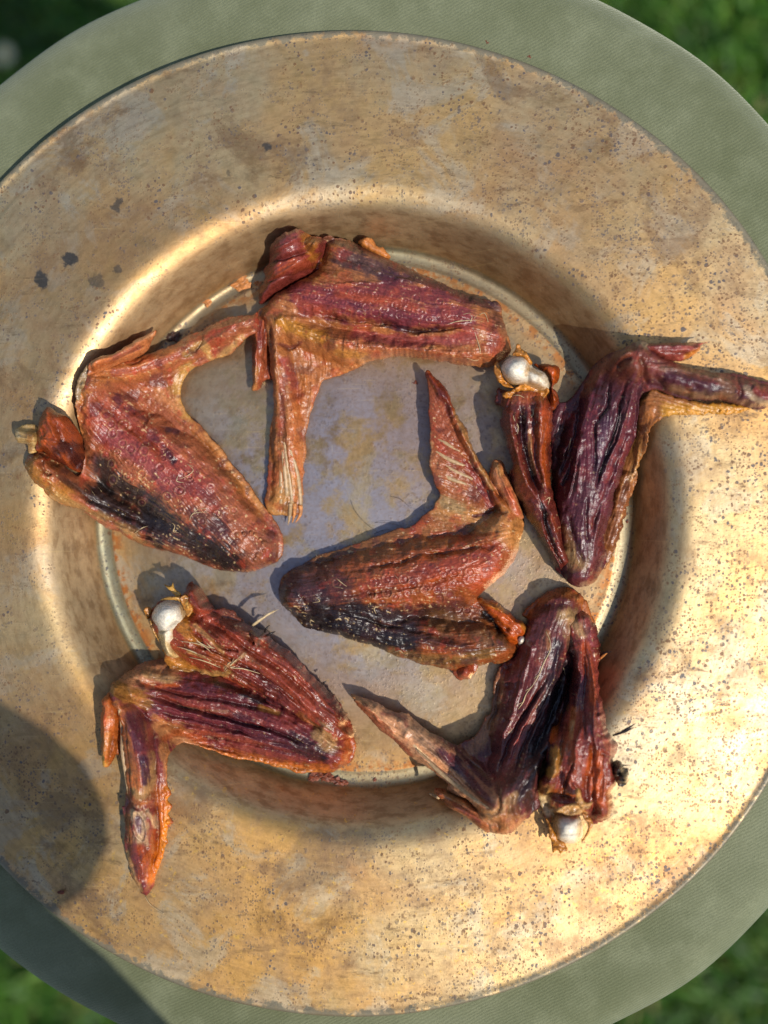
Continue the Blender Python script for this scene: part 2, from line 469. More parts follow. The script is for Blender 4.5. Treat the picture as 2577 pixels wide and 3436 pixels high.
def idw(X, Y, pts, p=2.0):
    if len(pts) == 1: return np.full(X.shape, float(pts[0][2]))
    W = 0; S = 0
    for x, y, v in pts:
        w = 1 / (((X - x) ** 2 + (Y - y) ** 2) + 400.0) ** (p / 2 * 1.0)
        w = w ** 1.5
        W = W + w; S = S + w * v
    return S / W
def lic(noise, ang, L):
    h, w = noise.shape
    vx, vy = np.cos(ang), np.sin(ang)
    acc = noise.copy()
    for sgn in (1, -1):
        py, px = np.mgrid[0:h, 0:w].astype(np.float32)
        dx, dy = vx * sgn, vy * sgn
        for _ in range(L):
            px = np.clip(px + dx, 0, w - 1.01); py = np.clip(py + dy, 0, h - 1.01)
            ix = px.astype(np.int32); iy = py.astype(np.int32)
            acc += noise[iy, ix]
            nx, ny = vx[iy, ix], vy[iy, ix]
            s = np.where(nx * dx + ny * dy < 0, -1.0, 1.0)
            dx, dy = nx * s, ny * s
    acc -= acc.mean()
    return acc / (acc.std() + 1e-9)

class Frame:
    def __init__(s, ox, oy, k): s.ox, s.oy, s.k = ox, oy, k
    def pts(s, P):
        P = np.array([tuple(p) for p in P], float)
        P[:, 0] = s.ox + P[:, 0] * s.k; P[:, 1] = s.oy + P[:, 1] * s.k
        return P

def patch(name, parent, fr, outline, bodies, mat=None, base='#8a5040', colors=(), ridges=(), flow=(), lift=((0, 0, 3),), mem=1.0,
          edge=22, rag=2.5, wr=0.25, follic=None, nubs=(), seed=1, fleck=0.0, streak=0.3, zadd=0.0, curl=0.0, label=None, flatten=1.0, fib=1.0, bruise=0.0):
    """one closed, solid piece of dried tissue: outline (frame px), bodies [(x,y,radius,height mm)...]"""
    r = np.random.default_rng(seed)
    mat = mat or M_SKIN
    k = fr.k
    O = resample(catmull(fr.pts(outline), 6, True), G * 0.8, True)
    n = len(O)
    # ragged outline
    T = np.roll(O, -3, 0) - np.roll(O, 3, 0); N = np.stack([T[:, 1], -T[:, 0]], 1); N /= np.linalg.norm(N, axis=1)[:, None] + 1e-9
    j = np.zeros(n)
    for c, a in ((30, 1.0), (12, 0.8), (5, 0.5), (2.5, 0.25)):
        q = r.standard_normal(max(int(n / c), 4)); q = np.r_[q, q[:1]]
        j += a * np.interp(np.arange(n) * (len(q) - 1) / n, np.arange(len(q)), q)
    O = O + N * (j * rag * 0.6)[:, None]
    x0, y0 = O.min(0) - 4 * G; x1, y1 = O.max(0) + 4 * G
    W = int((x1 - x0) / G) + 1; H = int((y1 - y0) / G) + 1
    xs = x0 + np.arange(W) * G; ys = y0 + np.arange(H) * G
    X, Y = np.meshgrid(xs, ys)
    # inside test at cell centres (scanline)
    A = O; B = np.roll(O, -1, 0)
    inside = np.zeros((H - 1, W - 1), bool)
    xc = xs[:-1] + G / 2
    for i in range(H - 1):
        y = ys[i] + G / 2
        m = (A[:, 1] <= y) != (B[:, 1] <= y)
        if not m.any(): continue
        xi = A[m, 0] + (y - A[m, 1]) / (B[m, 1] - A[m, 1]) * (B[m, 0] - A[m, 0])
        inside[i] = (np.searchsorted(np.sort(xi), xc) % 2) == 1
    cnt = np.zeros((H, W), int)
    for a in (0, 1):
        for b in (0, 1):
            cnt[a:H - 1 + a, b:W - 1 + b] += inside
    used = cnt > 0; bnd = used & (cnt < 4)
    # distance to outline
    iy, ix = np.nonzero(used)
    Px = X[iy, ix].astype(np.float32); Py = Y[iy, ix].astype(np.float32)
    D = np.empty(len(Px), np.float32); J = np.empty(len(Px), np.int32)
    Of = O.astype(np.float32)
    for s in range(0, len(Px), 20000):
        q = (Px[s:s + 20000, None] - Of[None, :, 0]) ** 2 + (Py[s:s + 20000, None] - Of[None, :, 1]) ** 2
        J[s:s + 20000] = q.argmin(1); D[s:s + 20000] = np.sqrt(q.min(1))
    dist = np.zeros((H, W)); dist[iy, ix] = D; dist[bnd] = 0
    XX, YY = X.copy(), Y.copy()
    bb = bnd[iy, ix]
    XX[iy[bb], ix[bb]] = O[J[bb], 0]; YY[iy[bb], ix[bb]] = O[J[bb], 1]
    # flow
    cs = np.zeros((H, W)); sn = np.zeros((H, W))
    fl = [fr.pts(f) for f in (flow or [[b[:2] for b in bodies[0]]])]
    for f in fl:
        f = catmull(f, 4) if len(f) > 2 else f
        for i in range(len(f) - 1):
            mx, my = (f[i] + f[i + 1])[:2] / 2; t = f[i + 1] - f[i]; a = math.atan2(t[1], t[0]); w = np.hypot(t[0], t[1])
            wt = w / ((X - mx) ** 2 + (Y - my) ** 2 + 300) ** 1.3
            cs += wt * math.cos(2 * a); sn += wt * math.sin(2 * a)
    ang = 0.5 * np.arctan2(sn, cs) + 0.22 * fnoise((H, W), 30, r, 2)
    wn_ = smooth(r.standard_normal((H, W)), 1)
    l1 = lic(wn_, ang, 9)
    l2 = lic(fnoise((H, W), 4.5, r, 2), ang, 26)
    nz = fnoise((H, W), 26, r, 4)
    warp = fnoise((H, W), 18, r, 3) * (9 if mat is not M_BONE else 0)
    if mat is M_BONE:
        wr = 0.06; fib = .1; warp = fnoise((H, W), 22, r, 2) * 5; edge *= 1.3
    # body height
    h = np.zeros((H, W))
    for b in bodies:
        Bp = fr.pts(b); Bp[:, 2] *= k
        if len(Bp) > 2:
            Bp = catmull(Bp, 3)
        d, t = seg_dist(X + warp, Y + warp[::-1], Bp)
        L = np.r_[0, np.cumsum(np.hypot(*np.diff(Bp[:, :2], axis=0).T))] if len(Bp) > 1 else np.array([0, 1.])
        if len(Bp) == 1: rad, hh = Bp[0, 2], Bp[0, 3]
        else: rad = np.interp(t, L / L[-1], Bp[:, 2]); hh = np.interp(t, L / L[-1], Bp[:, 3])
        q = np.clip(1 - (d / rad) ** 2, 0, 1) ** 0.75 * hh
        h = (h ** 3 + q ** 3) ** (1 / 3)
    h = smooth(h, 6)
    e = np.sqrt(1 - (1 - np.clip(dist / edge, 0, 1)) ** 2)
    e2 = sstep(dist / (edge * 0.8))
    h = (h + mem) * e * flatten
    gmask = np.zeros((H, W))
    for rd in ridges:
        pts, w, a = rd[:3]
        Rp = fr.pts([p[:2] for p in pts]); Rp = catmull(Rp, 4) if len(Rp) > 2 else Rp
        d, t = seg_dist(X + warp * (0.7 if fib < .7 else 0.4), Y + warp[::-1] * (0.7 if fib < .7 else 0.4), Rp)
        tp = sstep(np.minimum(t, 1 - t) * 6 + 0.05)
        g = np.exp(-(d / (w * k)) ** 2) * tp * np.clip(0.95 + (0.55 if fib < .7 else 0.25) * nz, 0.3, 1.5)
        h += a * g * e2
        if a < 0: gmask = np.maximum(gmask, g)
    l3 = lic(fnoise((H, W), 6, r, 2), ang + 1.35, 7)
    puck = fnoise((H, W), 9, r, 3)
    wr = wr * 0.78
    h += wr * e2 * (0.26 * l1 + 0.52 * fib * l2 + 0.8 * nz + 0.30 * l3 * np.clip(nz + .6, 0, 1.5) + (0.60 - 0.3 * fib) * puck)
    # colour
    col = np.zeros((H, W, 3)) + lin(base)
    for cc in colors:
        hexa, al, pts, w = cc[:4]
        Cp = fr.pts([p[:2] for p in pts]); Cp = catmull(Cp, 4) if len(Cp) > 2 else Cp
        d, t = seg_dist(X, Y, Cp)
        ww = w * k
        dd = d + (nz * 0.34 + l2 * 0.24 * fib + l1 * 0.10 + puck * 0.12) * min(ww, 45)
        q = al * sstep((1.38 - dd / ww) / 1.0)
        col = col * (1 - q[..., None]) + lin(hexa) * q[..., None]
    if mat is M_BONE:
        q = (sstep(fnoise((H, W), 22, r, 3) * 1.5 + .1) * .38 + sstep(1 - dist / (edge * .8)) * .45)[..., None]; q = np.clip(q, 0, .8)
        col = col * (1 - q) + lin('#bd9656') * q
    if bruise > 0:
        bz = fnoise((H, W), 20, r, 4); lm = sstep((col @ np.array([.3, .59, .11])) / 0.07); q = sstep(bz * 1.6 - 0.35) * bruise * lm
        col = col * (1 - q[..., None]) + lin('#43202e') * q[..., None]
        bz = fnoise((H, W), 14, r, 3); q = sstep(bz * 1.6 - 0.5) * bruise * lm * 0.8
        col = col * (1 - q[..., None]) + lin('#a03428') * q[..., None]
    # feather follicles
    if follic:
        poly, spacing, ang0, rr, fh, fcol = follic
        Q = fr.pts(poly)
        c0 = Q.mean(0); ca, sa = math.cos(ang0), math.sin(ang0); sp = spacing * k; rr = rr * k
        pts = []
        for a in range(-30, 31):
            for b in range(-30, 31):
                u = (a + 0.5 * (b % 2)) * sp * 1.12; v = b * sp * 0.78
                px = c0[0] + ca * u - sa * v + r.normal(0, sp * 0.17); py = c0[1] + sa * u + ca * v + r.normal(0, sp * 0.17)
                s_ = 0
                for i in range(len(Q)):
                    p, q2 = Q[i], Q[(i + 1) % len(Q)]
                    if (p[1] <= py) != (q2[1] <= py) and px < p[0] + (py - p[1]) / (q2[1] - p[1]) * (q2[0] - p[0]): s_ += 1
                if s_ % 2 and r.random() < 0.8: pts.append((px, py))
        for px, py in pts:
            r1 = rr * r.uniform(0.75, 1.15); a1 = int((px - x0) / G); b1 = int((py - y0) / G); wv = int(r1 * 2 / G) + 2
            ya, yb, xa, xb = max(b1 - wv, 0), min(b1 + wv, H), max(a1 - wv, 0), min(a1 + wv, W)
            if ya >= yb or xa >= xb: continue
            dx_ = X[ya:yb, xa:xb] - px; dy_ = (Y[ya:yb, xa:xb] - py) * r.uniform(0.9, 1.2)
            d = np.hypot(dx_, dy_) / r1
            s1 = r.uniform(0.5, 1.1)
            h[ya:yb, xa:xb] += s1 * fh * (np.exp(-((d - 0.98) / 0.20) ** 2) * 0.8 - np.exp(-((d - 0.6) / 0.3) ** 2) * 0.35 + 0.45 * np.exp(-(d / 0.35) ** 2)) * e2[ya:yb, xa:xb]
            q = (np.exp(-((d - 1.0) / 0.17) ** 2) * 0.30 * r.uniform(0.0, 1.0))[..., None]
            col[ya:yb, xa:xb] = col[ya:yb, xa:xb] * (1 - q) + lin(fcol) * q
            q = (np.exp(-(d / 0.75) ** 4) * 0.22)[..., None]
            col[ya:yb, xa:xb] = col[ya:yb, xa:xb] * (1 - q) + lin('#6a2c3c') * q
    for pts, spacing, rr, fh, fcol in nubs:
        Np = resample(catmull(fr.pts(pts), 4) if len(pts) > 2 else fr.pts(pts), spacing * k)
        for px, py in Np:
            px += r.normal(0, spacing * k * 0.15); py += r.normal(0, spacing * k * 0.15); r1 = rr * k * r.uniform(0.7, 1.2)
            d = np.hypot(X - px, Y - py) / r1
            g = np.exp(-d ** 2)
            h += fh * g * e2 - fh * 0.5 * np.exp(-((d - 1.3) / 0.4) ** 2) * e2
            q = (g * 0.6)[..., None]; col = col * (1 - q) + lin(fcol) * q
    tone = 1 + streak * (0.32 * l1 + 0.36 * fib * l2 + 0.45 * nz + 0.35 * puck)
    col = col * np.clip(tone, 0.45, 1.9)[..., None]
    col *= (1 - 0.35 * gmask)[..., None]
    if fleck > 0:
        f = sstep((l1 * 0.6 + fnoise((H, W), 3, r, 2) * 1.6 + nz * 0.7 - 2.1) * 1.8) * fleck
        col = col * (1 - f[..., None]) + lin('#cdb793') * f[..., None]
    mot = fnoise((H, W), 42, r, 3); mo = sstep(mot * 1.2 - 0.1)[..., None] * (0.22 if mat is not M_BONE else 0)
    col = col * (1 - mo) + col * np.array([1.25, 1.35, 1.1]) * mo
    lum = col @ np.array([.3, .59, .11])
    if mat is not M_BONE: col = np.maximum(col * 1.02 - lum[..., None] * 0.02, 0.004) * np.array([1.08, 1.0, 0.80]); col[..., 1] = np.maximum(col[..., 1], .17 * col[..., 0])
    col = np.clip(col, 0.004, 0.9)
    # heights -> world
    lf = idw(X, Y, [tuple(q) for q in fr.pts(lift)]) * 1e-3
    wx, wy = p2w(X, Y, 0.012)
    st = 4
    pz = plate_z(wx, wy)
    pzb = smooth(pz[::st, ::st], 90)
    pzb = np.repeat(np.repeat(pzb, st, 0), st, 1)[:H, :W]
    pzb = smooth(pzb, 12)
    rest = np.maximum(pz + 0.0004, pzb + 0.0004)
    rest = np.maximum(smooth(rest, 10), pz + 0.0004)
    mid = rest + lf + zadd * 1e-3 + curl * 1e-3 * (1 - sstep(dist / 60)) * nz
    mid = np.maximum(mid, pz + 0.0005)
    top = mid + np.maximum(h, 0.0) * 1e-3
    bot = mid - np.minimum(lf * 0.95, np.maximum(h, 0) * 0.6e-3) * e
    bot = np.minimum(bot, top - 1e-5)
    zs = smooth(mid + 0.7e-3 * h, 14)
    wx, wy = p2w(XX, YY, zs)
    idx = -np.ones((H, W), int); idx[used] = np.arange(used.sum()); nt = used.sum()
    inner = used & ~bnd
    idb = idx.copy(); idb[inner] = nt + np.arange(inner.sum())
    V = np.concatenate([np.stack([wx[used], wy[used], top[used]], 1), np.stack([wx[inner], wy[inner], bot[inner]], 1)])
    V[:nt][bnd[used], 2] = mid[bnd]
    ci, cj = np.nonzero(inside)
    Ft = np.stack([idx[ci, cj], idx[ci + 1, cj], idx[ci + 1, cj + 1], idx[ci, cj + 1]], 1)
    Fb = np.stack([idb[ci, cj], idb[ci, cj + 1], idb[ci + 1, cj + 1], idb[ci + 1, cj]], 1)
    okb = ~(bnd[ci, cj] & bnd[ci + 1, cj] & bnd[ci + 1, cj + 1] & bnd[ci, cj + 1])
    cc = np.concatenate([col[used], col[inner]])
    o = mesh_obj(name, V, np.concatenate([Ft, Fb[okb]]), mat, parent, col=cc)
    if label: o['label'] = label
    o_top = (X, Y, top, x0, y0)
    def zat(px, py):
        a = int(np.clip((py - y0) / G, 0, H - 1)); b = int(np.clip((px - x0) / G, 0, W - 1))
        return float(top[a, b]) if used[a, b] else float(mid[a, b])
    o_z[o.name] = (zat, lambda px, py: float(zs[int(np.clip((py - y0) / G, 0, H - 1)), int(np.clip((px - x0) / G, 0, W - 1))]))
    return o
o_z = {}

def on(fr, o, x, y, dz=0.0):
    """point on top of a patch, frame px"""
    px, py = fr.ox + x * fr.k, fr.oy + y * fr.k
    zat, zr = o_z[o.name]
    z = zat(px, py) + dz
    X, Y = p2w(px, py, zr(px, py))
    return (float(X), float(Y), z)

def quill(fr, parent, o, pts, rad, name='quill', mat=None, dz=0.0002, sides=6):
    return tube(name, [on(fr, o, x, y, dz) for x, y in pts], rad, mat or M_QUILL, parent, sides)

def free(fr, pts):
    """frame px with heights above the plate in mm"""
    out = []
    for x, y, z in pts:
        X, Y = p2w(fr.ox + x * fr.k, fr.oy + y * fr.k, 0.015)
        out.append((float(X), float(Y), float(plate_z(X, Y)) + z * 1e-3))
    return out


GRP = 'dried bird wings on the brass plate'
def wing_root(fr, x, y, label):
    px, py = fr.ox + x * fr.k, fr.oy + y * fr.k
    X, Y = p2w(px, py, 0.01)
    return empty('dried_wing', (float(X), float(Y), float(plate_z(X, Y))), label, 'dried wing', GRP)

# ================= wing A: top, skin side up =================
FA = Frame(800, 700, .6028)
def wing_top():
    w = wing_root(FA, 700, 600, 'topmost dried wing, crimson scaly skin up, its long tip pointing down the middle')
    patch('flap', w, FA, [(665,195),(680,172),(705,163),(735,165),(755,188),(785,215),(815,235),(845,272),(800,290),(740,250),(695,220)],
          [[(700,190,40,3),(820,260,30,2)]], base='#a86a38', mem=1.2, lift=((0,0,7),), seed=11, fleck=.3, edge=12, rag=4)
    m = patch('muscle', w, FA, [(118,525),(118,480),(135,430),(150,380),(140,345),(165,300),(175,260),(180,210),(215,165),(265,130),(330,110),(375,125),(410,145),(460,155),(500,190),(500,260),(470,330),(425,365),(380,390),(320,415),(260,450),(200,490),(150,520)],
          [[(290,200,110,13),(300,300,130,14),(220,400,110,11),(160,480,60,7)], [(430,220,60,15)]], M_MUSCLE, base='#702a2e',
          flow=[[(180,330),(300,260),(420,180)],[(140,440),(260,370),(400,330)],[(190,200),(330,140)]],
          ridges=[([(170,330),(260,290),(380,250),(440,180)],12,-2.2), ([(140,440),(220,400),(320,375),(420,330)],9,-1.3), ([(200,400),(300,340),(390,300)],14,1.2), ([(200,250),(300,200),(380,150)],12,1.0), ([(460,160),(468,230),(440,310),(390,360)],9,-2.0)],
          colors=[('#7c2c24',.9,[(170,400),(260,350),(380,300)],45),('#93361c',.6,[(240,350),(330,310)],20),('#7a3a34',.8,[(290,150),(390,150)],35),('#96602c',.95,[(400,190),(410,260)],42),('#5a1c22',.7,[(140,480),(200,440),(300,400)],25),('#b0532a',.5,[(230,330),(320,290)],8),('#5f2028',.8,[(200,300),(330,250)],12)],
          lift=((0,0,5),), mem=2, seed=12, wr=.28, edge=40, rag=3, streak=.22)
    s = patch('skin', w, FA, [(110,580),(140,540),(200,485),(260,445),(330,405),(400,375),(445,330),(462,260),(466,200),(465,165),(500,150),(560,160),(620,180),(680,205),(760,240),(840,280),(900,310),(1000,355),(1080,390),(1150,420),(1220,450),(1300,487),(1380,505),(1440,520),(1460,550),(1465,590),(1480,640),(1492,690),(1510,740),(1512,790),(1490,830),(1440,860),(1380,880),(1300,878),(1200,865),(1100,845),(1000,830),(920,820),(850,825),(780,840),(720,855),(670,885),(600,915),(550,930),(500,945),(462,965),(450,1010),(430,1060),(410,1110),(397,1150),(387,1200),(382,1280),(382,1350),(372,1400),(366,1450),(357,1520),(360,1600),(356,1650),(350,1690),(300,1712),(240,1705),(200,1705),(168,1690),(150,1630),(160,1530),(165,1430),(172,1330),(172,1260),(182,1210),(190,1130),(195,1030),(182,930),(172,830),(165,770),(150,700),(120,640)],
          [[(250,520,110,8),(500,480,190,11),(900,540,210,13),(1250,640,170,13),(1400,720,120,10)], [(260,640,90,8),(600,770,95,9),(1000,800,75,8),(1400,800,80,8)],
           [(560,260,90,8),(850,370,90,8),(1200,500,70,7)], [(190,620,60,7),(215,850,75,7),(260,1100,85,6),(270,1300,85,6),(260,1600,80,3)]],
          base='#96603c',
          flow=[[(480,300),(900,420),(1400,560)],[(300,470),(700,520),(1300,600)],[(300,660),(600,740),(1000,780),(1450,800)],[(200,650),(240,1000),(270,1300),(260,1650)],[(420,760),(440,900),(400,1050)]],
          ridges=[([(230,600),(350,680),(500,735),(700,765),(900,790),(1100,810),(1300,820),(1430,800)],42,2.6), ([(400,575),(600,625),(800,652),(950,685),(1050,690),(1180,672),(1330,635)],15,-3.2),
                  ([(1100,660),(1200,655),(1330,630)],12,1.2), ([(470,425),(650,428),(850,408),(980,400)],10,1.0), ([(560,300),(700,330),(820,370),(1000,400)],14,-.7), ([(350,500),(600,560),(900,620),(1150,640)],22,.9),
                  ([(200,650),(215,800),(200,1000),(205,1150),(190,1290),(205,1450)],20,2.0), ([(175,640),(180,800),(190,930)],10,-2.0), ([(225,760),(290,775),(350,745)],10,-1.4),
                  ([(250,1260),(270,1400),(290,1640)],10,-.8), ([(240,1000),(255,1150),(248,1300)],14,-.9), ([(210,620),(280,610),(340,640)],24,2.2), ([(380,800),(480,830),(640,850)],20,.8), ([(350,900),(380,1000),(350,1100)],18,.9)]
                  + [([(500+i*78,690+i*14),(505+i*78,745+i*12),(500+i*78,800+i*7)],7,-.45) for i in range(12)]
                  + [([(560+i*60,290+i*20),(620+i*60,300+i*20),(690+i*60,335+i*20)],6,.5) for i in range(8)],
          colors=[('#8a5a2c',.9,[(500,230),(470,330),(400,410)],55),('#3f3038',.85,[(600,285),(720,330),(850,370)],62),('#4c3032',.75,[(480,165),(620,200),(800,290),(1000,390)],28),('#4a2a36',.85,[(820,380),(1050,420),(1250,500),(1440,550)],42),
                  ('#6e2934',.9,[(330,460),(600,480),(900,470),(1150,510)],55),('#74283a',.9,[(380,520),(700,580),(1000,610),(1250,600)],70),('#93302c',.85,[(560,480),(700,510),(860,530),(980,570)],24),('#8c2c30',.8,[(330,500),(420,560),(560,600)],22),
                  ('#5c2336',.7,[(600,560),(900,620),(1150,600)],35),('#2f1a26',.8,[(800,655),(960,688),(1100,685)],16),('#a8742c',.9,[(240,640),(400,700),(560,750)],34),('#9c5a3c',.9,[(560,740),(800,790),(1100,830),(1400,840)],55),('#8a4048',.8,[(660,700),(900,735),(1120,740),(1300,720)],36),
                  ('#8a3c36',.7,[(1400,650),(1440,760)],60),('#5a4238',.6,[(1440,560),(1400,580),(1470,660)],22),('#2e2228',.7,[(1300,500),(1440,530)],18),
                  ('#a8693c',.8,[(500,850),(600,850),(400,1000)],80),('#b07c3c',.6,[(560,800),(700,830)],30),('#7c3238',.75,[(260,850),(300,960),(330,1050)],28),('#5c2636',.6,[(235,760),(300,772),(350,750)],12),
                  ('#b07450',.5,[(200,1000),(200,1200)],22),('#8a4438',.7,[(240,950),(250,1150),(235,1260)],20),('#a85f34',.7,[(330,1050),(320,1250),(330,1500)],45),('#ac8050',.8,[(280,1500),(230,1680)],60),('#6a3038',.5,[(175,1420),(165,1560)],14)],
          follic=([(350,460),(900,450),(1250,560),(1300,620),(1000,650),(500,600),(330,540)],64,0.12,23,.34,'#a8704c'),
          nubs=[([(560,920),(700,860),(850,822),(1000,828),(1200,862),(1380,876)],26,8,.7,'#b87e4a')],
          lift=((200,600,6),(300,1300,3.5),(260,1650,2),(600,800,7),(1400,800,8),(1400,560,7),(900,400,7),(520,880,2)), mem=1.3, seed=13, wr=.34, fleck=.45, streak=.26, edge=30, fib=.55, bruise=.4)
    patch('thumb', w, FA, [(100,600),(140,600),(185,640),(188,720),(178,800),(182,900),(188,945),(160,948),(135,965),(112,1010),(76,1012),(78,950),(75,860),(72,780),(82,730),(74,660)],
          [[(130,640,60,5),(120,800,55,5),(100,970,30,3)]], base='#8c4a34', flow=[[(130,620),(120,800),(95,1000)]], ridges=[([(110,700),(105,850),(90,990)],9,1.2),([(150,650),(145,800),(160,930)],8,-1.0)],
          colors=[('#6e2e2e',.7,[(120,650),(130,760)],25),('#a87848',.7,[(100,900),(90,1000)],20),('#5a2430',.6,[(85,700),(85,860)],10)], lift=((0,0,4),), mem=1.5, seed=14, wr=.3, edge=18, fleck=.2)
    for pts in ([(258,1280),(270,1400),(285,1500),(300,1640)], [(283,1320),(320,1440),(338,1560),(346,1670)], [(248,1350),(262,1470),(272,1600)], [(238,1420),(240,1520),(238,1640)]):
        quill(FA, w, s, pts, [.0005, .0011, .0010], dz=-.0006)
    for pts in ([(292,1640),(288,1700),(276,1762)], [(345,1650),(345,1700),(318,1748)], [(315,1640),(312,1700),(300,1750)]):
        P = [on(FA, s, x, y, .0004) for x, y in pts]
        tube('claw_tip', P, [.0010, .0008, .0001], M_FLAKE if pts[0][0] != 292 else M_QUILL, w)
    for pts in ([(1170,650),(1240,635),(1330,630)], [(1270,590),(1300,612),(1290,640),(1330,600)], [(1340,600),(1370,590),(1390,640)], [(1305,670),(1330,740),(1345,800),(1330,850),(1270,838)], [(1250,600),(1290,590)], [(1310,680),(1335,760)]):
        quill(FA, w, s, pts, [0.00007, 0.00019, 0.00007], 'skin_fibre', M_PALEHAIR, .0002, 4)
wing_top()

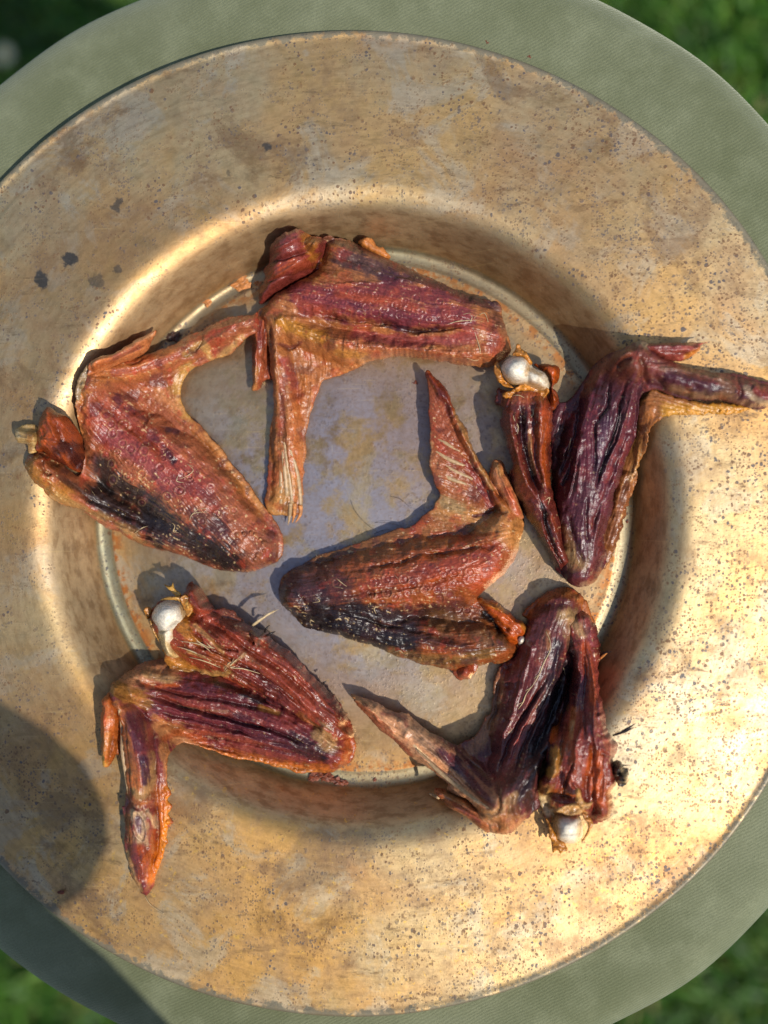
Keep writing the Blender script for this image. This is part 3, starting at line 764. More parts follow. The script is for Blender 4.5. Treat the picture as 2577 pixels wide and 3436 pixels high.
# ================= wing B: left =================
FB = Frame(0, 1000, .6028)
def wing_left():
    w = wing_root(FB, 900, 900, 'dried wing at the left, black band along its lower side, shoulder over the lip')
    patch('bone', w, FB, [(80,740),(92,722),(150,705),(205,712),(230,780),(195,860),(160,862),(150,820),(95,800)], [[(110,760,40,5),(200,780,50,6)]], M_BONE, base='#a88a58',
          colors=[('#8a5a24',.8,[(190,740),(160,850)],30),('#b8a888',.7,[(95,745),(110,770)],16)], ridges=[([(90,760),(160,770)],8,-1)], lift=((0,0,4),), mem=2, seed=21, fleck=.3, edge=16)
    patch('edge_skin', w, FB, [(490,390),(498,350),(470,400),(440,440),(418,520),(425,570),(450,600),(480,500),(500,440)], [[(460,480,25,2)]], base='#8a7458', lift=((0,0,5),), seed=22, fleck=.5, edge=10)
    s = patch('skin', w, FB, [(1435,75),(1400,88),(1330,100),(1250,120),(1180,150),(1110,185),(1040,215),(980,250),(920,275),(870,290),(830,305),(760,325),(700,345),(620,375),(500,415),(480,450),(450,500),(425,570),(425,630),(440,700),(455,760),(468,830),(468,900),(455,960),(430,985),(380,950),(330,910),(280,880),(230,850),(180,862),(150,890),(138,930),(160,980),(190,1030),(230,1065),(270,1110),(330,1140),(380,1165),(440,1180),(500,1215),(560,1255),(620,1290),(680,1310),(720,1345),(800,1385),(870,1400),(950,1415),(1050,1450),(1150,1490),(1250,1515),(1300,1525),(1350,1525),(1420,1515),(1500,1490),(1560,1450),(1585,1400),(1580,1340),(1550,1270),(1510,1210),(1470,1160),(1430,1100),(1390,1040),(1340,980),(1290,915),(1240,850),(1180,790),(1120,720),(1060,660),(1020,600),(1008,540),(1012,480),(1030,440),(1070,400),(1130,370),(1200,340),(1280,315),(1330,270),(1380,215),(1440,180)],
          [[(560,520,110,8),(680,800,230,14),(900,950,250,15),(1150,1200,250,14),(1400,1400,160,10)], [(220,950,80,9),(420,1080,95,9),(700,1250,110,8),(1000,1400,110,8)], [(560,410,60,5),(800,390,85,7),(1000,300,70,6),(1150,240,60,5),(1400,120,50,4)]],
          base='#8c5038',
          flow=[[(480,600),(800,900),(1300,1400)],[(700,480),(1000,700),(1450,1200)],[(200,960),(600,1230),(1200,1480)],[(560,410),(1000,300),(1420,120)],[(1020,440),(1000,560)]],
          ridges=[([(545,520),(560,470),(620,458),(700,470),(780,500)],20,2.2), ([(515,500),(530,560),(600,620),(690,690),(780,760),(880,860),(960,930)],20,-1.6), ([(500,430),(620,385),(760,352),(900,300)],9,-1.4), ([(640,450),(760,470),(900,470),(1000,430)],26,.8),
                  ([(350,985),(480,1090),(620,1170),(740,1230),(900,1270)],14,-1.8), ([(1100,760),(1200,900),(1330,1080),(1450,1240)],16,-.9), ([(620,560),(760,680),(900,760),(1040,860)],24,1.0), ([(450,1170),(600,1230),(760,1300),(900,1380)],12,-1.3),
                  ([(700,470),(640,440),(560,440)],12,-1), ([(1110,185),(1130,240),(1080,300),(1000,340)],10,-1.2), ([(1400,110),(1250,190),(1080,310)],10,.9), ([(230,900),(260,960),(310,990)],14,-2.2), ([(280,900),(350,930),(420,985)],14,-1.6), ([(455,830),(460,960)],12,1.4)]
                  + [([(1150+i*42,800+i*52),(1190+i*42,790+i*52),(1240+i*42,830+i*52)],8,-.5) for i in range(8)],
          colors=[('#a56e40',.9,[(450,560),(470,700),(560,620)],70),('#a8683c',.8,[(560,430),(760,400),(960,320)],60),('#8a4038',.7,[(640,420),(800,400),(1000,320)],22),('#9c3c28',.7,[(1110,230),(1200,190),(1300,160)],16),('#b08a58',.8,[(1040,320),(1130,260),(1200,340),(1350,220)],24),
                  ('#ac8446',.9,[(1050,400),(1000,500),(1060,640)],55),('#b07c54',.6,[(880,520),(1000,620)],40),('#8c3c38',.85,[(560,650),(720,760),(900,880),(1100,1050)],110),('#84424a',.7,[(600,760),(800,900),(960,1060)],50),('#9a4424',.6,[(700,700),(860,830),(900,900)],22),
                  ('#4a2034',.85,[(660,560),(690,590),(740,640)],26),('#452038',.6,[(730,600),(820,680)],18),('#2c1a30',.9,[(940,735),(990,745)],18),('#2a0e18',.95,[(950,870),(985,905)],22),('#5a2430',.7,[(880,780),(950,890)],22),('#58262e',.6,[(1000,1000),(1200,1150),(1250,1290)],40),
                  ('#a06638',.85,[(1120,730),(1260,900),(1400,1100),(1500,1220)],50),('#c08c58',.5,[(1150,760),(1330,1000),(1480,1200)],14),('#7e4a3a',.85,[(1480,1280),(1520,1380),(1400,1470)],75),
                  ('#6a5650',.75,[(560,960),(680,1060),(800,1140)],60),('#2a2428',.9,[(600,930),(720,1060),(900,1190)],70),('#211c1f',.94,[(560,1120),(760,1220),(960,1320),(1150,1400),(1300,1470)],88),('#241e22',.9,[(900,1230),(1100,1330),(1280,1450)],70),('#3c2830',.7,[(1100,1200),(1300,1360)],46),
                  ('#9c682e',.95,[(170,930),(240,1030),(360,1110)],60),('#6a3a20',.7,[(260,900),(340,970)],30),('#94714a',.85,[(330,1110),(560,1220),(800,1340)],32),('#8c4440',.7,[(460,1190),(600,1260),(680,1300)],14),('#3a2a28',.7,[(340,990),(480,1080),(620,1160)],18),('#241416',.85,[(830,1340),(900,1360)],30)],
          follic=([(560,640),(700,620),(900,780),(1180,980),(1330,1200),(1150,1290),(900,1180),(680,1120),(560,900)],82,0.75,25,.5,'#b89870'),
          nubs=[([(1240,850),(1340,985),(1440,1110),(1550,1270),(1585,1390),(1500,1490),(1350,1520)],34,9,.5,'#a87850'), ([(1330,1330),(1400,1300),(1480,1380),(1420,1450)],36,13,.8,'#8a5a40')],
          lift=((560,450,5),(300,950,3),(700,900,4),(1500,1380,3),(1000,300,6),(1400,120,12),(1010,500,4),(1100,1450,3)), mem=1.3, seed=23, wr=.40, fleck=.65, streak=.28, edge=32, fib=.4, bruise=.55)
    patch('thumb', w, FB, [(495,400),(500,360),(560,325),(640,300),(700,265),(760,225),(820,200),(868,180),(862,210),(842,245),(828,292),(800,312),(750,335),(700,352),(600,400),(500,430)],
          [[(560,370,55,5),(700,310,50,5),(820,240,35,3)]], base='#a86844', flow=[[(500,400),(700,310),(860,200)]], ridges=[([(560,380),(700,315),(830,230)],9,1.0),([(620,360),(740,300),(820,270)],8,-1)],
          colors=[('#b08868',.7,[(760,240),(850,200)],16),('#a4562c',.7,[(520,390),(620,350)],26),('#8c4440',.6,[(650,330),(780,280)],16)], lift=((0,0,7),), mem=1.5, seed=24, edge=16, fleck=.3)
    patch('muscle', w, FB, [(195,800),(205,740),(222,680),(245,630),(262,603),(285,606),(310,628),(360,650),(400,690),(430,740),(445,800),(458,870),(462,940),(445,965),(400,950),(350,920),(290,895),(250,860),(200,850)],
          [[(280,680,80,7),(330,780,110,9),(400,880,70,7)]], M_MUSCLE, base='#7c2418', flow=[[(240,640),(330,780),(440,940)],[(300,640),(420,760)]],
          ridges=[([(265,610),(285,700),(330,790)],10,1.6),([(320,690),(350,780),(420,860)],14,-1.8),([(200,790),(300,800),(400,800)],12,1.4),([(230,700),(260,780)],10,-1)],
          colors=[('#a8381a',.8,[(240,720),(260,800),(300,760)],26),('#8c2420',.8,[(340,680),(400,760)],40),('#2a0e12',.85,[(330,850),(400,830),(440,930)],34),('#c06838',.5,[(270,630),(290,690)],10),('#5a2420',.7,[(300,890),(380,930)],22)],
          lift=((0,0,7),), mem=2.5, seed=25, wr=.5, edge=24, streak=.25)
    for pts in ([(1015,1010),(1060,990),(1090,960),(1060,930)], [(1085,1210),(1110,1180),(1160,1170)], [(1070,1240),(1090,1200),(1170,1190)], [(970,1250),(985,1270),(975,1300),(1005,1305)], [(760,1310),(800,1280),(830,1270)], [(1010,990),(1000,1020),(1040,1030)], [(900,1350),(940,1380)], [(510,1060),(540,1100)], [(1050,925),(1090,940)], [(1010,380),(1060,365)], [(545,1045),(575,1080)]):
        quill(FB, w, s, pts, [0.00006, 0.00019, 0.00006], 'skin_fibre', M_PALEHAIR, .0002, 4)
wing_left()

# ================= wing C: centre =================
FC = Frame(800, 1200, .6028)
def wing_centre():
    w = wing_root(FC, 900, 1300, 'orange and black dried wing across the middle, its ribbed tip pointing straight up')
    patch('muscle', w, FC, [(1330,1345),(1400,1350),(1450,1370),(1490,1405),(1540,1440),(1590,1470),(1618,1510),(1605,1560),(1580,1590),(1560,1640),(1500,1600),(1450,1500),(1380,1420)],
          [[(1400,1400,75,5),(1520,1500,95,7)]], M_MUSCLE, base='#9c3a18', flow=[[(1350,1360),(1450,1430),(1580,1560)]], ridges=[([(1360,1360),(1480,1420),(1600,1500)],10,1.8),([(1420,1440),(1500,1520)],12,-1.5)],
          colors=[('#b0742c',.85,[(1340,1345),(1450,1385),(1480,1410)],20),('#b07838',.8,[(1580,1480),(1600,1560)],20),('#a83414',.8,[(1480,1450),(1560,1540)],34)], lift=((0,0,5),), mem=2.5, seed=31, wr=.5, edge=18, rag=5, fleck=.3)
    patch('bone', w, FC, [(1552,1560),(1575,1542),(1595,1560),(1585,1590),(1560,1600)], [[(1573,1570,30,5)]], M_BONE, base='#e0d8c8', lift=((0,0,9),), seed=32, edge=12, wr=.1, rag=1)
    patch('meat_flap', w, FC, [(1190,1735),(1250,1700),(1333,1690),(1328,1740),(1290,1780),(1240,1800),(1205,1772)], [[(1265,1745,50,5)]], M_MUSCLE, base='#8c4a34', colors=[('#a05a48',.7,[(1240,1780),(1290,1760)],16),('#8c2a20',.6,[(1290,1725),(1250,1740)],22)], lift=((0,0,4),), seed=33, edge=14, rag=4, fleck=.5)
    s = patch('skin', w, FC, [(1045,68),(1065,70),(1090,95),(1120,130),(1150,175),(1175,220),(1200,280),(1230,340),(1270,390),(1285,440),(1300,490),(1330,550),(1360,600),(1395,660),(1425,720),(1460,770),(1510,800),(1560,840),(1590,890),(1592,950),(1575,1010),(1562,1070),(1545,1120),(1510,1165),(1480,1205),(1430,1250),(1380,1290),(1345,1320),(1335,1345),(1380,1380),(1410,1420),(1450,1465),(1480,1520),(1510,1560),(1550,1595),(1555,1650),(1520,1690),(1440,1705),(1400,1695),(1350,1712),(1310,1708),(1270,1730),(1220,1750),(1150,1735),(1080,1715),(1000,1700),(900,1670),(850,1650),(760,1610),(650,1580),(560,1550),(480,1530),(400,1510),(350,1490),(310,1450),(270,1410),(235,1370),(222,1320),(228,1260),(250,1210),(290,1185),(350,1150),(420,1110),(500,1085),(580,1060),(660,1030),(740,1005),(820,975),(880,955),(940,945),(980,925),(1020,885),(1060,855),(1085,840),(1095,810),(1118,760),(1100,720),(1085,690),(1075,640),(1065,590),(1070,520),(1062,470),(1068,400),(1060,300),(1062,220),(1050,130),(1040,90)],
          [[(1480,960,110,11),(1330,1150,190,15),(1000,1230,220,17),(700,1290,210,16),(400,1310,160,13)], [(560,1460,110,10),(900,1550,130,11),(1200,1600,130,11),(1450,1600,110,10)], [(1530,900,60,8),(1430,740,46,6),(1310,520,44,5),(1200,290,40,4),(1070,100,20,2)], [(300,1330,85,11)]],
          base='#834526',
          flow=[[(1500,1050),(1000,1180),(400,1300)],[(1450,1550),(900,1560),(350,1430)],[(1480,850),(1300,520),(1060,90)],[(1080,520),(1290,640)],[(1080,640),(1280,740)],[(1120,860),(1300,900)],[(1360,1300),(1150,1250)]],
          ridges=[([(1440,760),(1360,620),(1290,500),(1230,370)],13,1.8), ([(1400,770),(1320,640),(1250,540)],10,-1.0), ([(1500,1020),(1300,1060),(1050,1095),(830,1150),(620,1190)],16,-1.6), ([(1480,960),(1250,990),(1000,1010),(760,1060),(520,1130)],36,1.2), ([(1320,1190),(1050,1250),(800,1290),(540,1330)],15,-1.1),
                  ([(1250,1560),(1050,1530),(850,1490),(650,1430),(480,1400)],14,-1.2), ([(1350,1600),(1150,1590),(950,1550)],14,1.1), ([(870,1640),(1050,1680),(1250,1690)],14,-1.0), ([(420,1180),(470,1260),(480,1340)],16,-1.1), ([(300,1250),(340,1330),(420,1400)],16,-.9), ([(1300,885),(1390,870),(1430,830)],10,-1.6), ([(1120,850),(1200,830),(1330,860)],16,.8), ([(1490,800),(1540,900),(1530,1000)],16,-1.1),
                  ([(1350,1400),(1430,1460),(1470,1560)],20,-2.2), ([(1300,1440),(1400,1520),(1420,1620)],12,1.4)] + [([(1075,690-i*27),(1300,790-i*27)],6,.25) for i in range(11)],
          colors=[('#6c4a2c',.9,[(260,1240),(420,1140),(640,1060),(900,980)],48),('#8a5a38',.8,[(700,1080),(950,1010),(1150,990)],60),('#93613c',.6,[(1000,960),(1150,930)],40),('#b47c4c',.92,[(1550,850),(1550,1000),(1470,950)],85),('#ac7c50',.9,[(1100,820),(1250,870),(1380,920)],60),('#8a8468',.5,[(1150,800),(1230,850)],34),('#b4664a',.6,[(1470,700),(1540,830)],34),
                  ('#8f2c24',.85,[(1440,1060),(1300,1080),(1130,1100)],34),('#984028',.8,[(1400,1140),(1250,1180),(1100,1220)],80),('#a2482e',.8,[(1420,1200),(1330,1260)],50),('#a64c1c',.75,[(1250,1070),(1000,1120),(830,1170)],18),('#a04818',.7,[(1330,1180),(1100,1240),(900,1270)],18),('#7c3430',.6,[(1200,1150),(900,1230),(700,1280)],40),
                  ('#3a2630',.9,[(310,1270),(430,1330),(420,1420)],110),('#1a161c',.97,[(290,1420),(420,1500),(600,1545),(800,1600)],62),('#4c2c2c',.7,[(430,1170),(560,1260),(640,1340)],60),('#5a4430',.7,[(240,1300),(260,1380)],34),('#211a1e',.95,[(330,1450),(520,1460),(760,1490),(930,1550)],115),('#1e191e',.93,[(420,1450),(700,1540),(960,1600)],60),('#241a20',.9,[(640,1400),(950,1440),(1180,1420)],70),('#33242a',.75,[(1000,1560),(1200,1600),(1330,1640)],40),
                  ('#6a4a30',.85,[(1100,1480),(1280,1480),(1420,1560)],75),('#7a5c38',.8,[(850,1640),(1000,1670),(1180,1680),(1400,1650)],34),('#141012',.97,[(1370,1430),(1420,1460),(1440,1500)],34),('#5c2e28',.6,[(1180,1380),(1300,1420)],40),('#33222a',.7,[(1250,1690),(1320,1680)],24),
                  ('#8c4a34',.9,[(1110,250),(1130,420),(1200,560)],55),('#5a1418',.9,[(1120,150),(1150,230),(1180,320)],24),('#a07850',.85,[(1210,310),(1270,440),(1330,580),(1420,730)],18),('#6a2420',.7,[(1065,100),(1100,150)],16),('#7c2c38',.7,[(1270,590),(1350,720),(1400,820)],22),('#9a6246',.7,[(1090,560),(1150,680),(1250,740)],50),('#4a1c34',.8,[(1310,885),(1400,860)],10)],
          follic=([(1330,1100),(1000,1110),(740,1170),(520,1230),(620,1350),(900,1400),(1150,1350),(1380,1450),(1250,1540),(1180,1400),(1340,1200)],72,-0.25,25,.5,'#a8785c'),
          nubs=[([(1066,420),(1068,500),(1066,590),(1078,680)],24,9,.8,'#c8a078'), ([(240,1230),(420,1112),(600,1055),(820,978)],42,12,.8,'#8a6440'), ([(230,1340),(300,1430),(370,1490)],34,12,.8,'#5c4430'), ([(900,1640),(1050,1690),(1250,1720),(1480,1690)],36,12,.8,'#8c6c48')],
          lift=((1060,90,9),(1200,400,9),(1080,600,8),(1400,800,6),(1540,950,4),(1100,850,5),(400,1300,3),(900,1400,3),(1400,1600,5)), mem=1.3, seed=34, wr=.42, fleck=.6, streak=.28, edge=30, fib=.4, bruise=.5)
    patch('thumb', w, FC, [(1395,670),(1400,620),(1412,590),(1432,573),(1470,583),(1482,620),(1505,655),(1525,700),(1548,760),(1568,820),(1592,890),(1540,900),(1480,850),(1420,770)],
          [[(1440,620,40,4),(1490,730,50,5),(1540,860,50,4)]], base='#b0704e', flow=[[(1430,590),(1490,740),(1560,880)]], ridges=[([(1440,600),(1480,700),(1520,800)],8,1.1),([(1410,680),(1460,780)],8,-1)],
          colors=[('#b4503c',.6,[(1500,740),(1560,860)],20),('#b88858',.7,[(1430,590),(1460,640)],22)], lift=((0,0,8),), mem=1.5, seed=35, edge=14, fleck=.3)
    for a, b, c in (((1085,430),(1160,480),(1235,520)), ((1072,500),(1160,560),(1262,603)), ((1078,558),(1190,625),(1305,675)), ((1078,612),(1170,668),(1272,706))):
        quill(FC, w, s, [a, b, c], [.0006, .0011, .0007], dz=-.0006)
    for pts in ([(530,1200),(570,1240),(610,1270)], [(540,1270),(590,1280)], [(420,1360),(460,1350),(440,1330)], [(870,1200),(905,1240)], [(770,1420),(760,1390),(790,1380)], [(490,1490),(525,1490)], [(280,1390),(300,1410)], [(1350,1540),(1430,1535)], [(860,1640),(900,1625),(920,1645)], [(440,1110),(430,1090)], [(400,1480),(405,1460),(425,1470)], [(355,1335),(370,1325)], [(1010,1660),(1020,1680)]):
        quill(FC, w, s, pts, [0.00006, 0.00025, 0.00006], 'skin_fibre', M_PALEHAIR, .0002, 4)
wing_centre()

# ================= wing D: right =================
FD = Frame(1577, 1000, .6028)
def wing_right():
    w = wing_root(FD, 600, 900, 'dark purple dried wing at the right, its tip running off the frame')
    patch('membrane', w, FD, [(1000,500),(1100,540),(1300,580),(1500,590),(1570,600),(1560,632),(1520,640),(1440,655),(1380,648),(1280,645),(1200,640),(1120,655),(1060,680),(1005,730),(980,790),(970,860),(942,940),(937,1000),(910,1090),(882,1150),(862,1210),(847,1290),(822,1360),(792,1440),(750,1510),(700,1480),(700,1200),(800,900),(880,700)],
          [[(960,640,60,2)],[(860,1000,50,3),(790,1350,50,3)]], base='#8c5c3a', flow=[[(960,600),(880,1000),(760,1450)],[(1000,580),(1300,610),(1560,620)]],
          colors=[('#b5842e',.85,[(1100,620),(1300,625),(1560,615)],45),('#c89038',.6,[(1280,635),(1500,640)],12),('#a4683c',.8,[(980,600),(1000,700)],50),('#7c4c34',.8,[(870,1080),(800,1350)],45),('#a87848',.7,[(940,800),(920,950)],30),('#b4906a',.6,[(920,940),(900,1010)],18)],
          nubs=[([(935,1010),(885,1150),(850,1290),(795,1440)],42,14,1.0,'#8a5a40'), ([(1120,650),(1300,642),(1540,635)],36,10,.8,'#c88c3c')],
          ridges=[([(950,740),(930,900),(870,1100)],10,.8)], lift=((960,640,3),(1500,620,3),(800,1300,4),(930,950,3)), mem=1.3, seed=41, rag=5, edge=14, fleck=.6, wr=.3)
    patch('thumb', w, FD, [(950,260),(985,252),(1050,250),(1150,248),(1225,247),(1280,243),(1340,240),(1290,264),(1282,292),(1240,322),(1210,337),(1165,352),(1100,345),(1020,320),(960,300)],
          [[(1000,285,40,5),(1130,295,48,5),(1270,275,22,2)]], base='#84403c', flow=[[(970,280),(1150,290),(1320,250)]], ridges=[([(1000,270),(1130,270),(1260,262)],8,1.0),([(1040,300),(1150,310),(1230,305)],8,-.8)],
          colors=[('#b08260',.8,[(1210,255),(1320,245)],14),('#b07030',.8,[(1200,330),(1280,285)],16),('#6c2c34',.6,[(1040,270),(1160,280)],20)], lift=((0,0,6),), mem=1.5, seed=42, edge=14, fleck=.3)
    s = patch('skin', w, FD, [(935,240),(965,233),(992,255),(1010,295),(1100,340),(1200,375),(1300,405),(1400,415),(1500,422),(1530,424),(1570,440),(1659,470),(1740,490),(1790,530),(1750,580),(1659,610),(1600,625),(1560,618),(1480,590),(1380,570),(1280,570),(1180,560),(1100,530),(1020,510),(960,540),(945,600),(935,680),(930,760),(900,830),(870,900),(850,970),(830,1030),(805,1100),(800,1160),(780,1220),(760,1290),(750,1350),(760,1430),(745,1510),(710,1570),(660,1605),(600,1615),(550,1590),(520,1550),(490,1490),(480,1300),(470,1200),(455,1000),(450,700),(470,620),(490,585),(540,570),(590,525),(620,480),(650,430),(690,370),(740,330),(820,290),(900,255)],
          [[(850,330,110,9),(760,600,160,12),(690,900,210,14),(640,1200,190,13),(620,1500,120,11)], [(960,330,90,8),(1150,450,90,9),(1400,500,82,8),(1600,540,70,7),(1780,540,30,4)], [(900,400,80,10)]],
          base='#4a2430',
          flow=[[(900,330),(740,600),(680,950),(640,1350)],[(960,360),(860,650),(740,1100),(660,1450)],[(640,480),(560,700),(500,950)],[(980,400),(1200,470),(1500,510),(1750,540)]],
          ridges=[([(780,360),(700,450),(650,560),(625,720),(600,900)],22,1.8), ([(610,560),(590,750),(530,900),(500,1020)],13,-2.6), ([(600,800),(575,960),(535,1130)],8,2.2), ([(555,850),(540,980),(500,1060)],9,-1.6), ([(770,450),(760,600),(700,700),(690,850),(690,1000)],11,-1.8), ([(710,650),(695,800),(700,900)],9,1.3),
                  ([(870,450),(830,600),(790,760),(730,950),(690,1080)],9,-2.2), ([(900,520),(850,700),(790,860),(740,1000)],8,1.4), ([(850,600),(800,800),(740,930)],7,-1.4), ([(880,700),(800,950),(720,1150),(660,1330)],12,-1.6), ([(650,1100),(640,1200),(650,1380)],9,-1.2), ([(760,1000),(720,1150),(690,1350)],14,1.2),
                  ([(620,900),(600,1000),(590,1100)],16,1.0), ([(540,1180),(570,1320),(610,1440),(630,1480)],14,-1.2), ([(900,300),(830,340),(780,420)],14,1.4), ([(1020,440),(1080,500),(1160,540),(1280,550)],9,-1.4), ([(1020,400),(1150,400),(1300,430),(1420,470),(1480,520),(1400,550)],8,1.0), ([(1060,440),(1200,460),(1340,510)],26,.9), ([(1490,440),(1500,520),(1480,580)],10,-1.2), ([(1560,500),(1620,540)],22,1.2), ([(820,400),(850,350),(900,340)],12,-1.3), ([(930,330),(960,400),(940,480)],14,-1.5), ([(960,350),(1100,370),(1250,400)],9,-1.0), ([(560,620),(510,800)],20,.8)],
          colors=[('#7e4e3c',.85,[(760,360),(690,440),(650,520)],30),('#86604a',.7,[(800,330),(880,300)],24),('#6e3c2c',.8,[(820,420),(920,330),(960,420)],60),('#5c2634',.75,[(680,560),(650,750),(640,950)],40),('#3a2030',.8,[(760,560),(720,800),(700,1000)],30),('#221822',.92,[(520,700),(500,850),(490,1000)],46),('#5c2c34',.7,[(560,590),(520,680)],34),('#64303c',.75,[(880,650),(820,860),(760,1020),(720,1200)],40),
                  ('#2a1a28',.8,[(850,560),(790,780),(720,980)],14),('#5a2c2e',.8,[(700,1250),(720,1400),(600,1580)],60),('#3e2028',.8,[(500,1250),(560,1450)],30),('#8a6c4a',.97,[(555,1400),(590,1480)],46),('#78502f',.6,[(520,1280),(560,1380)],24),('#6a3c34',.7,[(640,1590),(720,1540)],26),('#4a2a4c',.4,[(760,700),(700,900)],30),
                  ('#7c4038',.9,[(1000,380),(1200,400),(1450,440),(1650,520)],60),('#7c5a48',.85,[(1060,400),(1250,410),(1400,460),(1440,530),(1300,545),(1120,500)],22),('#401c2a',.95,[(1090,440),(1200,470),(1330,510)],36),('#94806e',.85,[(1530,500),(1570,560),(1659,590)],20),('#7a2c28',.7,[(1590,520),(1640,550)],22),('#5a2826',.7,[(1460,425),(1600,450)],14),('#8a7c70',.8,[(940,255),(985,262)],20),('#6a3024',.6,[(980,500),(1100,540)],20)],
          lift=((900,300,8),(700,600,6),(640,1000,5),(640,1500,5),(1200,450,5),(1700,540,5)), mem=1.5, seed=43, wr=.30, fleck=.22, streak=.28, fib=.8, bruise=.3, edge=28, nubs=[([(830,1030),(790,1180),(755,1330),(755,1450)],32,9,.7,'#8a4c3c')])
    a = patch('upper_arm', w, FD, [(140,530),(135,580),(160,600),(175,620),(165,690),(185,760),(200,820),(230,900),(218,960),(212,1000),(235,1050),(262,1110),(290,1180),(330,1240),(370,1310),(410,1380),(440,1440),(480,1510),(520,1560),(560,1560),(575,1500),(560,1430),(520,1360),(520,1250),(500,1190),(470,1100),(445,1000),(455,900),(450,800),(462,700),(470,620),(492,590),(490,550),(470,510),(440,500),(400,500),(300,500),(200,520),(160,500)],
          [[(310,560,120,9),(290,750,110,11),(330,1000,110,12),(400,1200,90,11),(500,1430,75,9)], [(400,600,60,12),(400,850,60,12),(420,1080,55,12)], [(210,650,50,9),(240,850,50,9),(330,1080,55,9)]],
          mat=M_MUSCLE, base='#5e1f22',
          flow=[[(230,560),(240,850),(380,1200),(520,1500)],[(400,560),(390,850),(440,1120)]],
          ridges=[([(225,620),(235,800),(300,1000),(360,1130)],20,2.2), ([(290,600),(290,800),(330,950),(370,1100)],20,-3.4), ([(400,540),(380,720),(385,900),(420,1060),(430,1130)],22,2.8), ([(450,620),(440,850),(470,1050)],12,-1.4), ([(330,760),(345,900),(390,1060)],8,1.4), ([(405,1160),(420,1280),(470,1400),(530,1510)],9,-2.6), ([(430,1150),(470,1300),(540,1440)],12,2.0), ([(390,1200),(410,1320),(470,1450)],8,1.6), ([(250,640),(270,760)],8,1.3)],
          colors=[('#902218',.85,[(400,700),(400,900),(430,1040)],34),('#7c1e1c',.85,[(215,780),(250,900),(300,1030)],26),('#281418',.9,[(290,620),(300,830),(350,1000)],24),('#a0482c',.8,[(380,560),(400,640)],40),('#8a4a2c',.8,[(200,560),(300,560),(450,540)],40),('#6e2028',.7,[(200,640),(210,740)],22),('#a83a2a',.8,[(440,640),(440,800)],18),('#b4845c',.6,[(330,740),(335,880),(360,980)],9),('#16121a',.93,[(240,1080),(330,1250),(430,1420),(500,1540)],34),('#1c1418',.9,[(400,1150),(440,1300),(480,1400)],16),
                  ('#7a3420',.8,[(440,1170),(470,1290)],16),('#74482a',.7,[(530,1350),(560,1420)],20),('#5c1c26',.6,[(420,1090),(460,1200)],24),('#281820',.8,[(220,980),(260,1100)],22)],
          lift=((300,600,10),(300,900,9),(400,1200,8),(540,1500,6)), mem=2, seed=44, wr=.38, fleck=.35, streak=.33, edge=26, rag=4)
    b = patch('bone', w, FD, [(168,400),(180,365),(205,338),(250,320),(300,320),(335,345),(352,385),(400,405),(432,440),(442,490),(430,530),(380,515),(330,500),(270,492),(215,475),(182,440)],
          [[(255,400,95,9)],[(330,440,80,6),(390,455,62,6)]], M_BONE, base='#e6dcc6', ridges=[([(350,380),(320,430),(330,500)],12,-2.2)], colors=[('#a8743c',.85,[(190,470),(270,495),(330,500),(420,530)],34),('#b88848',.6,[(330,400),(390,430)],12),('#c89858',.6,[(330,350),(310,430)],12),('#b88c50',.5,[(180,420),(210,480)],14)],
          lift=((0,0,16),), mem=3, seed=45, wr=.10, streak=.06, edge=26, rag=1)
    for i, (ol, zz) in enumerate((([(235,322),(250,285),(268,256),(290,285),(320,310),(345,360),(330,370),(295,330)], 20), ([(130,375),(150,350),(172,395),(190,440),(230,480),(250,505),(200,500),(160,470),(140,440)], 17), ([(300,470),(400,490),(440,520),(400,560),(330,540),(200,560),(180,530),(240,510)], 18))):
        patch('tendon', w, FD, ol, [[(ol[0][0],ol[0][1],20,1)]], M_MUSCLE, base='#a87030', lift=((0,0,zz),), mem=.7, seed=46 + i, edge=8, rag=3, wr=.4, curl=2, fleck=.3, streak=.35)
    patch('muscle', w, FD, [(358,372),(400,366),(440,372),(480,385),(496,420),(488,460),(465,505),(490,560),(485,600),(455,620),(440,560),(445,470),(420,420)], [[(440,410,50,6),(470,560,30,4)]], M_MUSCLE, base='#8a3414', colors=[('#a8481c',.8,[(430,390),(470,430)],20)], lift=((0,0,11),), mem=2, seed=49, edge=14, rag=4)
    for pts in ([(250,640),(240,670),(265,720),(260,760)], [(345,620),(350,650),(335,670)], [(375,660),(370,700),(400,720)], [(200,560),(260,545),(300,560)], [(410,1130),(440,1110),(430,1150)]):
        quill(FD, w, a, pts, [0.00006, 0.00025, 0.00006], 'skin_fibre', M_PALEHAIR, .0002, 4)
    for pts in ([(545,850),(555,800),(560,780)], [(620,1020),(630,1008)], [(645,675),(650,690)], [(500,1550),(520,1580)], [(490,1545),(535,1570)]):
        quill(FD, w, s, pts, [0.00006, 0.00025, 0.00006], 'skin_fibre', M_PALEHAIR, .0002, 4)
wing_right()

